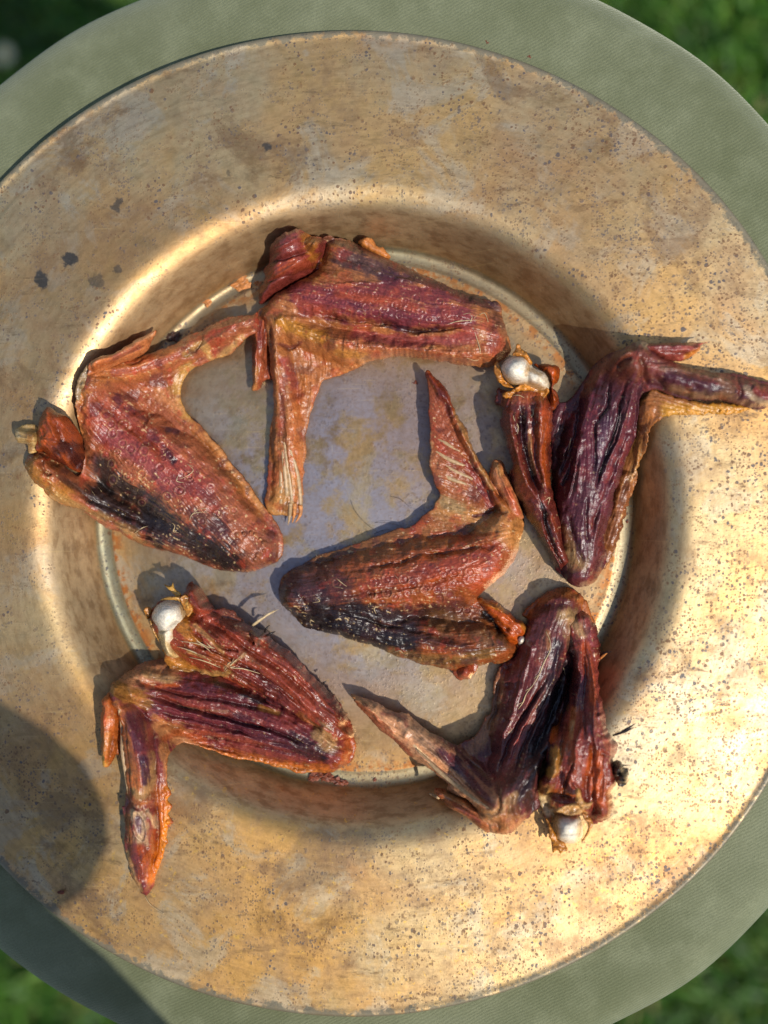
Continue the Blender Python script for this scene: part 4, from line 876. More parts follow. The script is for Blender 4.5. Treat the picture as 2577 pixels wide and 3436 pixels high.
# ================= wing E: bottom left =================
FE = Frame(300, 1900, .6028)
def wing_low_left():
    w = wing_root(FE, 700, 800, 'maroon dried wing at the lower left, its orange tip lying down over the plate rim')
    s = patch('skin', w, FE, [(430,520),(350,528),(280,545),(220,575),(170,620),(130,650),(110,690),(120,760),(165,850),(180,940),(185,1040),(190,1150),(200,1250),(195,1330),(180,1335),(178,1365),(190,1400),(195,1450),(200,1550),(205,1640),(230,1720),(260,1780),(290,1815),(320,1830),(345,1800),(370,1740),(385,1690),(410,1620),(418,1570),(430,1530),(428,1490),(440,1450),(465,1420),(440,1385),(465,1340),(440,1300),(458,1265),(430,1220),(435,1140),(440,1080),(470,1020),(510,985),(560,985),(620,1005),(700,1030),(780,1060),(850,1075),(920,1085),(1000,1105),(1080,1125),(1150,1145),(1240,1150),(1330,1150),(1400,1130),(1440,1110),(1470,1060),(1483,1000),(1470,950),(1450,880),(1400,770),(1300,680),(1200,600),(1000,520),(800,540),(600,560)],
          [[(200,690,120,9),(400,690,160,10),(700,780,190,12),(1000,900,180,12),(1340,1020,120,10)], [(190,760,80,8),(265,1000,85,8),(290,1300,85,8),(280,1600,75,6),(300,1770,40,4)]],
          base='#6a2c30',
          flow=[[(200,680),(600,760),(1000,900),(1400,1060)],[(420,600),(800,660),(1100,800),(1350,960)],[(240,800),(290,1200),(300,1780)],[(460,940),(600,960),(1000,1060),(1350,1120)],[(400,920),(430,1060)]],
          ridges=[([(300,650),(500,700),(750,740),(1000,790),(1080,820)],12,-2.0), ([(290,690),(500,760),(750,830),(1000,900),(1250,1000)],11,-2.4), ([(330,740),(550,800),(800,860),(1050,930)],10,1.8), ([(330,790),(520,830),(750,880),(950,950),(1150,1000)],10,-2.0), ([(420,840),(600,900),(850,930),(1100,990)],12,1.6), ([(560,940),(800,965),(1000,1000),(1200,1050)],10,-1.4), ([(560,985),(800,1030),(1050,1080),(1300,1110)],9,-1.6),
                  ([(280,600),(380,600),(520,640),(560,660)],22,1.8), ([(285,630),(330,650),(480,665),(540,660)],12,-1.5), ([(1260,880),(1310,940),(1360,1000)],26,1.5), ([(800,690),(950,740),(1060,800)],14,1.4), ([(170,780),(190,900),(195,1100),(215,1250)],9,2.0), ([(200,790),(215,950),(230,1150),(240,1300)],8,-1.4), ([(240,830),(290,1000),(320,1180)],26,.9), ([(340,870),(360,1000),(370,1180)],10,-1.3), ([(230,1240),(300,1300),(360,1290)],16,.9), ([(370,1300),(380,1500),(340,1700)],10,-1.6),
                  ([(250,1400),(270,1350),(310,1380),(325,1460),(310,1520),(270,1490),(250,1400)],8,1.7), ([(320,1350),(350,1370),(365,1440)],14,1.7), ([(210,1600),(240,1700),(280,1780)],12,1.6), ([(330,1560),(300,1640)],12,1.0), ([(200,1340),(220,1450),(225,1550)],8,-1.0), ([(180,780),(240,760),(350,870)],12,-1.4), ([(380,900),(430,880),(520,900)],10,-1.0), ([(150,640),(220,660),(260,720)],16,1.0), ([(200,620),(240,700),(230,740)],12,-.8)],
          colors=[('#aa7656',.95,[(160,650),(260,600),(420,570)],70),('#a4835f',.8,[(330,590),(500,635)],26),('#9a6a30',.85,[(170,690),(230,720),(320,740)],44),('#b0562c',.75,[(300,650),(400,665),(520,650)],12),('#3c2420',.8,[(280,640),(310,665)],14),
                  ('#521c2c',.85,[(560,660),(800,720),(1000,800)],50),('#74242c',.8,[(420,720),(700,790),(950,860)],40),('#5c2838',.8,[(400,790),(700,850),(1000,940)],32),('#3e1a28',.75,[(850,860),(1100,960),(1300,1060)],50),('#80302c',.7,[(600,900),(800,960),(950,990)],26),('#2c161c',.85,[(1150,960),(1300,1040)],44),('#1e1618',.9,[(720,650),(860,690),(960,740)],26),('#8a6030',.8,[(960,780),(1060,810)],16),('#8c6a54',.6,[(500,770),(640,790),(780,800)],8),
                  ('#a4703e',.9,[(1300,930),(1370,990)],14),('#9c7a58',.97,[(1290,915),(1340,980)],40),('#a85c28',.93,[(540,985),(800,1050),(1050,1110),(1330,1130)],34),('#b06c34',.6,[(900,1090),(1250,1140)],14),('#9c4c24',.9,[(1400,1110),(1460,1020),(1450,900)],44),('#b88054',.9,[(380,900),(460,920),(520,960)],60),('#a4542c',.8,[(420,960),(500,930),(640,970)],22),('#b4784c',.8,[(410,1000),(430,1100),(420,1200)],22),
                  ('#96582f',.9,[(200,850),(240,1100),(300,1280)],90),('#a07a54',.9,[(340,1050),(345,1180),(310,1270),(250,1240)],24),('#54263a',.92,[(240,830),(280,960),(310,1080)],40),('#3e1c34',.95,[(300,1060),(320,1130),(310,1190)],22),('#7c2c2c',.7,[(395,1100),(410,1220)],16),('#b87038',.6,[(160,760),(180,870)],20),
                  ('#bc6414',.95,[(420,1260),(415,1400),(400,1560),(350,1740)],42),('#d0821e',.6,[(440,1300),(430,1420),(410,1560)],16),('#8a3418',.85,[(370,1380),(360,1520),(310,1650)],20),('#b8a088',.85,[(262,1370),(290,1390),(300,1500)],44),('#5e4458',.9,[(280,1400),(288,1465)],20),('#b89c80',.85,[(335,1355),(355,1390),(368,1450)],17),
                  ('#b08860',.9,[(212,1590),(240,1690),(285,1790)],16),('#8a3c1c',.8,[(290,1560),(320,1620),(290,1720)],26),('#9c5c34',.8,[(220,1380),(230,1520)],20),('#6e1c20',.8,[(240,1330),(300,1345),(360,1300)],8)],
          nubs=[([(600,1000),(780,1055),(950,1090),(1150,1140),(1330,1148),(1440,1108)],38,15,1.0,'#c07c40'), ([(440,1240),(450,1340),(440,1440),(420,1560),(385,1690)],36,13,.9,'#d08428'), ([(1450,880),(1476,960),(1478,1040)],34,12,.8,'#b06830')],
          lift=((200,650,6),(400,700,5),(900,850,4),(1400,1050,4),(260,1000,9),(300,1300,7),(310,1800,2),(450,950,5)), mem=1.5, seed=51, wr=.30, fib=.8, bruise=.25, fleck=.30, streak=.30, edge=26, rag=3.5)
    patch('thumb', w, FE, [(118,700),(75,740),(68,800),(62,870),(60,950),(64,1040),(68,1095),(80,1118),(108,1112),(128,1085),(150,1050),(168,1045),(178,950),(182,860),(165,760)],
          [[(120,760,60,6),(115,900,55,6),(95,1080,30,3)]], base='#a4582c', flow=[[(120,740),(115,900),(90,1100)]], ridges=[([(100,780),(95,950),(80,1090)],9,1.2),([(140,920),(125,1000),(110,1080)],8,-1.4),([(150,780),(150,950)],8,1)],
          colors=[('#b03c24',.8,[(80,760),(80,860)],22),('#b89048',.8,[(75,1060),(85,1105)],18),('#b47840',.7,[(110,930),(90,1040)],16)], lift=((0,0,6),), mem=1.5, seed=52, edge=16, fleck=.3)
    a = patch('upper_arm', w, FE, [(345,250),(335,300),(350,345),(382,410),(420,470),(425,530),(460,580),(530,605),(600,620),(680,620),(740,632),(800,660),(880,720),(960,770),(1080,825),(1190,885),(1265,960),(1320,1005),(1370,1000),(1420,960),(1468,950),(1456,880),(1430,820),(1380,740),(1320,680),(1250,610),(1190,550),(1120,480),(1060,440),(1000,400),(985,370),(960,345),(925,325),(880,320),(830,280),(780,250),(720,235),(660,220),(625,180),(600,120),(575,88),(540,100),(525,140),(480,165),(400,195)],
          [[(430,330,110,9),(600,400,150,13),(850,480,160,14),(1100,650,140,13),(1300,820,110,11),(1400,940,70,9)], [(575,150,50,10),(620,220,60,12)], [(945,375,55,13)]],
          mat=M_MUSCLE, base='#7a3426',
          flow=[[(450,460),(700,560),(1000,760),(1300,960)],[(600,200),(850,350),(1100,530),(1420,850)],[(560,330),(800,450),(1150,700)],[(560,110),(620,230)]],
          ridges=[([(520,440),(700,510),(850,590),(1000,680),(1100,760)],10,2.0), ([(540,400),(720,470),(900,560),(1080,680),(1230,800)],10,-2.4), ([(640,280),(780,370),(880,450),(1050,560),(1200,680),(1330,820)],14,-2.2), ([(900,500),(1050,600),(1200,740),(1290,850)],14,1.8), ([(750,560),(900,660),(1050,770),(1150,850)],10,-2.0), ([(960,690),(1080,760),(1180,850)],9,1.8), ([(480,520),(600,560),(740,600)],10,1.2), ([(470,560),(640,590)],8,-1.4), ([(600,300),(700,380),(780,440)],9,1.8), ([(560,330),(640,430),(760,500)],8,1.6), ([(640,240),(760,330),(860,400)],12,1.6), ([(700,400),(760,440),(850,470)],9,-1.6),
                  ([(600,350),(660,460)],8,-1.4), ([(930,340),(900,390),(930,430)],9,-2.2), ([(1000,440),(1150,560),(1300,720)],12,1.4), ([(1290,880),(1340,950),(1380,990)],30,1.6), ([(1380,800),(1430,900)],10,-1.0)],
          colors=[('#a87434',.85,[(380,420),(450,520),(560,580)],50),('#a8702c',.85,[(560,220),(540,330),(600,420)],36),('#8c2430',.85,[(640,250),(740,330),(830,400)],40),('#b08a58',.6,[(600,320),(700,420),(760,470)],14),('#9c7a4c',.85,[(520,590),(640,600),(760,600),(800,560)],24),('#6e2218',.8,[(560,420),(700,500),(820,570)],22),('#c09a68',.6,[(560,470),(660,500)],9),
                  ('#9c5630',.8,[(700,500),(800,540)],30),('#6e4030',.85,[(760,270),(860,340),(960,440)],40),('#4a3c36',.9,[(930,350),(960,400),(940,440)],22),('#6a3024',.85,[(560,110),(600,200)],34),('#66202a',.9,[(850,560),(1000,660),(1150,800)],46),('#882430',.85,[(960,520),(1120,640),(1250,780)],34),('#742028',.85,[(1000,480),(1200,620),(1380,800)],26),('#3c1a26',.8,[(900,690),(1080,800),(1180,880)],24),('#8c5a38',.6,[(860,480),(1000,560)],16),
                  ('#4a2c28',.7,[(1300,680),(1420,840)],22),('#5a3a30',.6,[(1180,560),(1000,420)],16),('#a07a58',.97,[(1290,910),(1350,970)],42),('#8a5230',.8,[(1180,820),(1270,900)],22),('#8c4628',.8,[(1420,880),(1450,940)],24),('#b89470',.7,[(760,560),(830,520),(880,480)],9)],
          lift=((430,330,12),(700,450,9),(1000,600,8),(1300,850,6),(1420,950,4)), mem=2, seed=53, wr=.45, fleck=.55, streak=.36, edge=24, rag=5)
    b = patch('bone', w, FE, [(346,275),(355,240),(380,212),(420,192),(470,185),(510,200),(530,235),(540,280),(532,330),(500,365),(520,390),(500,420),(470,430),(480,470),(500,500),(470,512),(430,495),(410,460),(392,410),(372,360),(350,320)],
          [[(440,275,105,11)],[(440,370,75,8),(455,460,50,6)]], M_BONE, base='#e6dcc6', ridges=[([(370,350),(440,350),(520,300)],11,-1.4),([(430,350),(440,420)],14,.8)],
          colors=[('#c8aa70',.85,[(400,400),(440,460),(480,500)],44),('#b8863c',.6,[(470,390),(520,360)],18),('#c89c50',.7,[(350,310),(390,400)],11),('#c8a060',.7,[(520,220),(540,300),(500,360)],12),('#c8a058',.5,[(470,350),(490,400)],12)],
          lift=((0,0,16),), mem=3, seed=54, wr=.08, streak=.05, edge=26, rag=1)
    for i, (ol, zz, hx) in enumerate((([(415,100),(445,108),(468,90),(480,120),(510,155),(490,170),(470,150),(445,125)], 17, '#b89048'), ([(300,238),(320,228),(340,240),(338,280),(320,285),(308,260)], 13, '#a87028'), ([(395,190),(440,170),(500,170),(545,190),(555,240),(530,215),(480,185),(430,190)], 22, '#b08848'), ([(330,300),(350,310),(370,370),(400,430),(380,420),(350,370)], 18, '#a88048'), ([(500,180),(540,160),(570,230),(550,280),(535,250)], 23, '#a87434'))):
        patch('tendon', w, FE, ol, [[(ol[0][0],ol[0][1],20,1)]], M_MUSCLE, base=hx, lift=((0,0,zz),), mem=.8, seed=55 + i, edge=8, rag=2.5, wr=.3, curl=1.5, streak=.3)
    for pts in ([(500,440),(600,470),(690,520)], [(520,410),(640,430),(700,480)], [(560,500),(650,520),(740,560)], [(570,340),(620,410),(700,450)], [(760,590),(800,540),(870,480)], [(790,560),(860,560),(960,590)], [(740,600),(770,560),(790,530),(830,520)], [(800,540),(820,500)], [(760,545),(800,555),(850,540)], [(540,380),(545,440)], [(860,775),(875,760)], [(700,430),(760,480)], [(640,380),(690,440),(740,450)]):
        quill(FE, w, a, pts, [0.00007, 0.00031, 0.00007], 'tendon_fibre', M_PALEHAIR, .0002, 4)
    quill(FE, w, s, [(178,790),(188,900),(192,1020),(205,1140),(218,1260)], [.0004, .0011, .0011, .0008, .0002], 'finger_bone', M_QUILL, .0001)
    for p in ([(905,330,14),(960,290,15),(1048,242,12)], [(915,325,14),(990,270,15),(1030,246,12)], [(980,390,12),(1010,375,13),(1028,368,11)], [(970,370,12),(985,345,14),(1000,330,13)], [(1290,665,8),(1310,650,8)]):
        tube('feather_shaft', free(FE, p), [.0006, .0005, .00006], M_PALEHAIR if p[0][0] < 930 else M_DARKHAIR, w, 5)
wing_low_left()

# ================= wing F: bottom right =================
FF = Frame(1100, 1900, .6631)
def wing_low_right():
    w = wing_root(FF, 1100, 700, 'dark folded dried wing at the lower right, white bone end at its foot')
    s = patch('skin', w, FF, [(98,618),(115,640),(135,645),(180,668),(240,690),(300,720),(350,738),(410,745),(440,780),(500,830),(560,860),(620,890),(655,908),(700,888),(745,860),(770,820),(795,765),(828,740),(835,650),(848,580),(868,520),(890,490),(930,430),(965,380),(995,320),(1010,270),(985,245),(1020,205),(1060,165),(1110,130),(1160,110),(1220,106),(1270,130),(1310,180),(1335,240),(1355,300),(1368,360),(1350,500),(1250,700),(1150,900),(1090,1000),(1060,1100),(1075,1200),(1040,1250),(1000,1285),(970,1320),(920,1357),(850,1350),(800,1330),(760,1290),(740,1220),(700,1180),(650,1160),(605,1135),(598,1098),(540,1050),(500,1020),(430,975),(380,930),(320,870),(280,845),(220,780),(160,720),(125,665)],
          [[(140,670,40,4),(350,810,80,6),(550,960,110,8),(750,1130,110,9),(900,1270,100,10)], [(900,1230,120,10),(960,1000,150,11),(1020,700,160,12),(1110,400,150,12),(1180,210,110,11)]],
          base='#5c2e30',
          flow=[[(880,1250),(950,1000),(1040,700),(1180,220)],[(1000,1200),(1060,900),(1180,500),(1240,200)],[(120,640),(400,850),(650,1040),(880,1240)],[(800,900),(860,700),(880,540)]],
          ridges=[([(1060,330),(1000,500),(940,700),(880,900),(850,1050)],14,1.5), ([(1120,500),(1050,650),(960,800),(900,950),(850,1080)],11,-2.2), ([(1100,600),(1030,720),(950,870),(890,1020)],9,2.2), ([(1140,560),(1080,720),(990,900),(930,1080)],9,-2.0), ([(1180,330),(1150,500),(1090,700),(1010,900),(950,1080)],12,1.6), ([(1200,450),(1160,650),(1080,850),(1030,1000)],16,-2.8), ([(860,560),(850,700),(820,850)],16,-1.2), ([(900,500),(870,650),(850,800)],10,.9), ([(1060,230),(1130,190),(1220,200),(1270,280)],20,-1.4), ([(1210,240),(1250,300),(1270,400)],26,1.6),
                  ([(430,860),(560,960),(680,1080),(780,1180)],13,1.4), ([(440,920),(600,1060),(720,1160),(820,1230)],8,1.9), ([(500,890),(620,1010),(760,1150),(850,1190)],9,-1.3), ([(560,930),(680,1030),(800,1160)],22,.9), ([(620,900),(760,1020),(830,1080)],9,-1.2), ([(360,760),(400,830),(380,870)],20,1.4), ([(420,760),(440,830),(480,880)],9,-1.2), ([(180,690),(280,780),(350,850)],12,1.2), ([(150,690),(300,820)],8,-.9), ([(850,1080),(870,1180),(850,1240),(780,1230)],9,-1.6), ([(930,1130),(920,1220),(960,1290)],14,-1.6), ([(820,1280),(900,1240),(980,1250)],18,1.2), ([(1060,1000),(980,1130),(940,1200)],16,-1.4), ([(740,1220),(850,1290),(860,1340)],9,-1.0)],
          colors=[('#966648',.9,[(860,560),(850,680),(800,840),(740,920)],42),('#a47a5c',.6,[(850,760),(780,880)],30),('#9c5c30',.93,[(1010,240),(1080,170),(1180,125),(1290,180),(1330,270)],32),('#5a2420',.8,[(1060,240),(1150,190),(1240,190)],30),('#98795a',.97,[(1205,240),(1245,275),(1270,330)],40),('#7c5a44',.7,[(1200,300),(1230,400)],28),
                  ('#64242a',.85,[(1010,450),(940,650),(890,850)],50),('#844446',.8,[(1040,720),(960,860),(890,1020)],30),('#80504c',.8,[(1120,560),(1020,780)],18),('#7c4a40',.6,[(1100,330),(1060,480)],20),('#2a1e28',.9,[(1160,400),(1140,600),(1080,800),(1010,1000)],46),('#281d24',.92,[(1200,500),(1120,780),(1050,1000),(1000,1150)],36),('#8a5c3c',.8,[(1110,330),(1115,410)],12),('#5e302c',.85,[(870,1080),(900,1150)],40),('#39201e',.8,[(960,1080),(1000,1200)],46),
                  ('#c29070',.97,[(150,660),(300,770),(450,880),(600,1040),(800,1230)],120),('#8c4030',.75,[(150,690),(270,810),(420,950)],16),('#b08c74',.8,[(380,780),(470,860),(560,950)],28),('#4e2636',.95,[(570,930),(660,1010),(780,1130),(830,1200)],32),('#4a2434',.8,[(700,980),(770,1060),(820,1100)],14),('#7a3a3c',.6,[(280,740),(380,760),(400,800)],14),('#dcc4a4',.95,[(440,900),(560,1020),(680,1120),(800,1215)],9),
                  ('#96623e',.93,[(780,1230),(880,1250),(940,1290),(880,1320)],60),('#b08a64',.7,[(820,1240),(900,1200),(930,1150)],26),('#8c4430',.6,[(940,1300),(990,1270)],24),('#ac7c54',.8,[(105,630),(200,690)],20),('#a03c2c',.5,[(190,700),(330,840)],10)],
          lift=((100,620,6),(300,760,8),(500,900,9),(800,1200,8),(900,1300,4),(900,800,4),(1180,200,4),(1050,1100,5)), mem=1.5, seed=61, wr=.26, fib=.8, bruise=.25, fleck=.35, streak=.30, edge=26, rag=3)
    patch('thumb', w, FF, [(538,1120),(570,1125),(605,1138),(650,1158),(700,1182),(760,1225),(820,1262),(850,1300),(850,1342),(800,1347),(765,1325),(720,1290),(680,1262),(610,1222),(590,1195),(560,1170),(540,1150)],
          [[(570,1150,30,4),(680,1210,45,5),(800,1300,50,5)]], base='#9a5c3c', flow=[[(545,1135),(680,1210),(830,1320)]], ridges=[([(590,1160),(700,1225),(800,1290)],8,-1.0),([(620,1150),(720,1205)],8,1.0)], colors=[('#a47a54',.7,[(600,1150),(700,1200)],12),('#7c3a34',.7,[(640,1200),(760,1280)],14),('#6e2c20',.6,[(545,1130),(570,1160)],14)], lift=((0,0,6),), mem=1.5, seed=62, edge=14, fleck=.3)
    tube('claw', [on(FF, s, 560, 1172, -.001)] + free(FF, [(535,1168,4),(512,1166,3)]), [.0009, .0007, .0003], M_QUILL, w)
    a = patch('upper_arm', w, FF, [(1190,260),(1180,340),(1200,440),(1215,520),(1210,600),(1185,680),(1160,760),(1110,820),(1080,860),(1085,940),(1100,1000),(1085,1060),(1060,1100),(1058,1150),(1080,1215),(1100,1270),(1140,1300),(1200,1290),(1270,1260),(1310,1270),(1345,1305),(1395,1292),(1430,1250),(1445,1205),(1445,1170),(1435,1130),(1460,1100),(1462,1060),(1452,1010),(1450,980),(1468,930),(1464,888),(1440,872),(1425,840),(1412,800),(1400,740),(1390,670),(1378,600),(1372,500),(1385,450),(1370,370),(1350,300),(1310,240),(1250,220)],
          [[(1260,300,90,8),(1300,500,105,11),(1290,750,130,11),(1270,950,150,11),(1240,1150,140,9)], [(1390,900,70,9),(1400,1100,75,10),(1390,1240,50,9)], [(1150,850,60,10),(1120,1100,60,10)]],
          mat=M_MUSCLE, base='#6a2228',
          flow=[[(1240,280),(1270,600),(1200,900),(1150,1200)],[(1310,300),(1330,600),(1340,900),(1390,1240)],[(1290,700),(1280,1000),(1240,1250)]],
          ridges=[([(1240,400),(1230,600),(1180,750),(1120,900)],16,-2.6), ([(1290,350),(1300,550),(1290,750),(1300,900)],10,-1.5), ([(1320,400),(1340,600),(1340,800),(1360,950)],10,1.6), ([(1260,420),(1265,600),(1230,780),(1190,930)],12,1.6), ([(1290,780),(1250,900),(1240,1050)],12,1.8), ([(1210,780),(1180,900),(1160,1020)],9,-1.8), ([(1340,860),(1330,1000),(1300,1100),(1320,1200)],14,-2.6), ([(1150,930),(1140,1020),(1100,1100)],18,2.2), ([(1250,960),(1210,1060),(1190,1160)],9,-1.6), ([(1380,1000),(1350,1130),(1390,1250)],12,1.8), ([(1370,900),(1430,940)],8,.9), ([(1370,930),(1440,960)],7,-.9), ([(1100,1160),(1200,1190),(1290,1170)],12,1.4), ([(1090,1200),(1180,1230)],10,-1.4), ([(1370,740),(1400,800),(1390,850)],14,1.8), ([(1240,1080),(1290,1170),(1310,1230)],8,1.8), ([(1340,640),(1370,760)],8,-1.2), ([(1160,1150),(1260,1160)],9,-1.5)],
          colors=[('#98785a',.97,[(1205,250),(1250,290),(1275,340)],34),('#84484a',.7,[(1300,260),(1345,380)],28),('#a0242a',.95,[(1290,400),(1320,520),(1330,660)],34),('#7a2030',.8,[(1360,480),(1370,620),(1385,740)],22),('#5a2434',.8,[(1280,560),(1290,700),(1330,820)],30),('#2a1c22',.9,[(1225,360),(1225,520),(1190,700),(1130,850)],22),('#221820',.9,[(1110,860),(1130,950),(1110,1020)],24),('#b0481c',.85,[(1170,720),(1150,800),(1130,870)],16),
                  ('#9c5a34',.8,[(1240,720),(1230,830),(1200,920)],26),('#a8825c',.7,[(1235,780),(1230,860)],12),('#8a4430',.8,[(1210,900),(1260,1000),(1210,1100)],46),('#aa7a3c',.85,[(1150,930),(1150,1010),(1120,1040)],24),('#a82420',.95,[(1360,960),(1350,1080),(1380,1180)],46),('#8a201c',.9,[(1400,1080),(1420,1180)],30),('#70201a',.9,[(1380,1240),(1420,1260)],24),('#8c4c3c',.8,[(1400,880),(1440,950)],32),('#7a3a38',.6,[(1350,820),(1370,900)],22),
                  ('#a8804c',.9,[(1080,1130),(1110,1200),(1150,1270)],40),('#c8b494',.85,[(1090,1180),(1115,1240)],24),('#8a4a24',.8,[(1150,1140),(1250,1150)],24),('#b08444',.7,[(1260,1180),(1300,1240)],16),('#3c1c20',.7,[(1250,600),(1240,690)],14)],
          lift=((1260,300,5),(1300,600,5),(1280,900,4),(1250,1250,3),(1400,1200,3)), mem=2, seed=63, wr=.42, fleck=.40, streak=.34, edge=26, rag=4.5)
    b = patch('bone', w, FF, [(1140,1290),(1150,1262),(1180,1248),(1225,1246),(1265,1252),(1283,1280),(1292,1320),(1290,1365),(1265,1392),(1225,1404),(1185,1395),(1155,1372),(1142,1330)],
          [[(1215,1325,92,10)]], M_BONE, base='#e6dcc6', colors=[('#b88c48',.8,[(1150,1265),(1145,1330),(1160,1380)],16),('#b8803c',.7,[(1180,1252),(1260,1256)],14)], ridges=[([(1180,1340),(1230,1352),(1280,1345)],6,-.5)], lift=((0,0,4),), mem=3, seed=64, wr=.10, streak=.05, edge=28, rag=1)
    for i, (ol, zz, hx) in enumerate((([(1098,1270),(1125,1300),(1145,1340),(1160,1385),(1195,1405),(1212,1440),(1190,1445),(1175,1470),(1160,1440),(1135,1455),(1130,1400),(1115,1340)], 8, '#a8702c'), ([(1285,1240),(1320,1262),(1340,1300),(1325,1350),(1295,1388),(1280,1392),(1305,1350),(1312,1300),(1290,1270)], 12, '#b0783c'), ([(1150,1240),(1190,1215),(1260,1200),(1290,1240),(1260,1262),(1190,1255)], 17, '#a88050'), ([(1265,1130),(1285,1180),(1310,1200),(1340,1190),(1320,1225),(1290,1225),(1262,1190)], 22, '#b08450'))):
        patch('tendon', w, FF, ol, [[(ol[0][0],ol[0][1],20,1)]], M_MUSCLE, base=hx, lift=((0,0,zz),), mem=.8, seed=65 + i, edge=8, rag=3, wr=.4, curl=2, fleck=.3, streak=.35)
    patch('scab', w, FF, [(1440,1020),(1455,990),(1480,985),(1500,1010),(1515,1030),(1520,1075),(1495,1110),(1465,1112),(1450,1080),(1435,1060)], [[(1475,1020,28,8)],[(1490,1070,32,7)],[(1455,1050,22,6)]], M_SKIN, base='#2c2624',
          colors=[('#5c4a38',.8,[(1470,1000),(1500,1060)],9),('#7a6248',.6,[(1450,1040),(1480,1100)],7)], ridges=[([(1450,1000),(1500,1030)],6,-2),([(1445,1060),(1500,1080)],6,-2)], lift=((0,0,9),), mem=2, seed=70, edge=12, rag=7, wr=.9, streak=.4)
    quill(FF, w, s, [(448,915),(540,1005),(640,1090),(740,1165),(815,1215)], [.0003, .0009, .0009, .0007, .0002], 'finger_bone', M_QUILL, .0001)
    for pts in ([(1100,325),(1120,370),(1120,420),(1090,480),(1065,540),(1030,600),(1000,620)], [(1065,540),(1040,560)], [(1030,600),(1000,640),(985,680),(960,715)], [(985,680),(948,695)], [(1190,510),(1200,545)], [(1165,905),(1172,960)], [(130,650),(160,680)]):
        quill(FF, w, s, pts, [0.00009, 0.00028, 0.00012], 'sinew_thread', M_PALEHAIR, .0002, 4)
    for p in ([(1370,490,9),(1395,455,12),(1422,425,14)], [(1375,475,9),(1400,440,13),(1430,428,14)], [(1415,815,9),(1470,790,11),(1515,768,12)], [(1440,808,9),(1480,778,11),(1522,748,12)], [(1455,960,9),(1500,958,10)], [(925,320,7),(910,300,9)]):
        tube('feather_shaft', free(FF, p), [.0004, .0006, .00006], M_DARKHAIR if p[0][0] != 1370 else M_FLAKE, w, 5)
wing_low_right()

# ------------------------------------------------------------------ crumbs, flakes and hairs
def chunk(name, px, py, size, mat, label, cat, zf=None, group=None, flat=.4, seed=0, el=1.0, rot=0.0):
    r = np.random.default_rng(seed)
    X, Y = p2w(px, py, 0.02 if zf is None else 0.012); X, Y = float(X), float(Y)
    z = float(plate_z(X, Y)) if zf is None else zf(X, Y)
    for _ in range(2):
        X, Y = p2w(px, py, z); X, Y = float(X), float(Y); z = float(plate_z(X, Y)) if zf is None else zf(X, Y)
    R = size * SC / 2
    nu, nv = 12, 7; V = []
    for i in range(nv):
        ph = math.pi * i / (nv - 1)
        for j in range(nu):
            a = 2 * math.pi * j / nu; q = R * (1 + .38 * r.standard_normal() * (0 < i < nv - 1))
            x, y = q * math.sin(ph) * math.cos(a) * el, q * math.sin(ph) * math.sin(a)
            V.append((X + x * math.cos(rot) - y * math.sin(rot), Y + x * math.sin(rot) + y * math.cos(rot), z + R * flat * 0.8 + q * flat * math.cos(ph)))
    F = [(i * nu + j, i * nu + (j + 1) % nu, (i + 1) * nu + (j + 1) % nu, (i + 1) * nu + j) for i in range(nv - 1) for j in range(nu)]
    o = mesh_obj(name, V, F, mat, smooth=False, origin=(X, Y, z))
    return tag(o, label, cat, group)
chunk('flake', 696, 1016, 26, M_FLAKE, 'small tan flake on the well wall above the thumb of the left wing', 'flake', seed=1, el=1.2)
chunk('flake', 580, 1127, 38, M_DARKFLAKE, 'dark brown curled flake on the well wall above the left wing', 'flake', seed=2, el=1.2, rot=-.5)
chunk('flake', 808, 955, 44, M_FLAKE, 'long orange flake on the well wall left of the top wing', 'flake', seed=3, el=1.5, rot=.5)
chunk('flake', 866, 952, 20, M_FLAKE, 'small orange flake touching the muscle of the top wing', 'flake', seed=4, el=1.3, rot=.4)
for i, (x, y, sz, e, rt) in enumerate(((1255,1170,30,1.4,.5),(1290,1155,24,1.2,0),(1325,1170,32,1.2,.3),(1350,1185,20,1,0),(1385,1200,28,1.5,-.2),(1418,1203,18,1.2,0),(1235,1190,18,1.3,.9),(1305,1180,18,1,0))):
    chunk('crumb', 300 + x * .6028, 1900 + y * .6028, sz, M_CRUMB, ['leftmost wide crumb of the rusty cluster below the lower left wing','upper crumb of the rusty cluster, touching the lower left wing','largest crumb in the middle of the rusty cluster','round crumb right of the middle of the rusty cluster','long crumb at the lower right of the rusty cluster','rightmost small crumb of the rusty cluster','small tilted crumb at the far left of the rusty cluster','small crumb under the largest one in the rusty cluster'][i], 'crumb', group='crumbs below the lower left wing', seed=10 + i, el=e, rot=rt)
chunk('crumb', 1100 + 237 * .6631, 1900 + 1080 * .6631, 12, M_CRUMB, 'lone red crumb on the pale ring below the middle of the well', 'crumb', seed=30)
chunk('crumb', 2104, 1751, 9, M_CRUMB, 'tiny red crumb on the well floor right of the purple wing', 'crumb', seed=31)
chunk('crumb', 1395, 1284, 10, M_CRUMB, 'tiny dark red crumb on the floor left of the ribbed tip', 'crumb', seed=32, el=1.6)
chunk('crumb', 205, 2993, 12, M_CRUMB, 'small dark crumb on the lower left of the plate rim', 'crumb', seed=34, el=2)
def hair(pts, mat, label, name='hair', r=.00007):
    o = tube(name, pts, [r, r, r * .5], mat, None, 4)
    return tag(o, label, name)
hair(free(FC, [(605,790,.4),(630,850,1.5),(690,920,2.5),(775,985,3)]), M_DARKHAIR, 'long dark hair curving down to the upper edge of the middle wing')
hair(free(FC, [(833,770,.4),(890,785,1.5),(955,840,2)]), M_DARKHAIR, 'dark hair arching just left of the middle wing membrane')
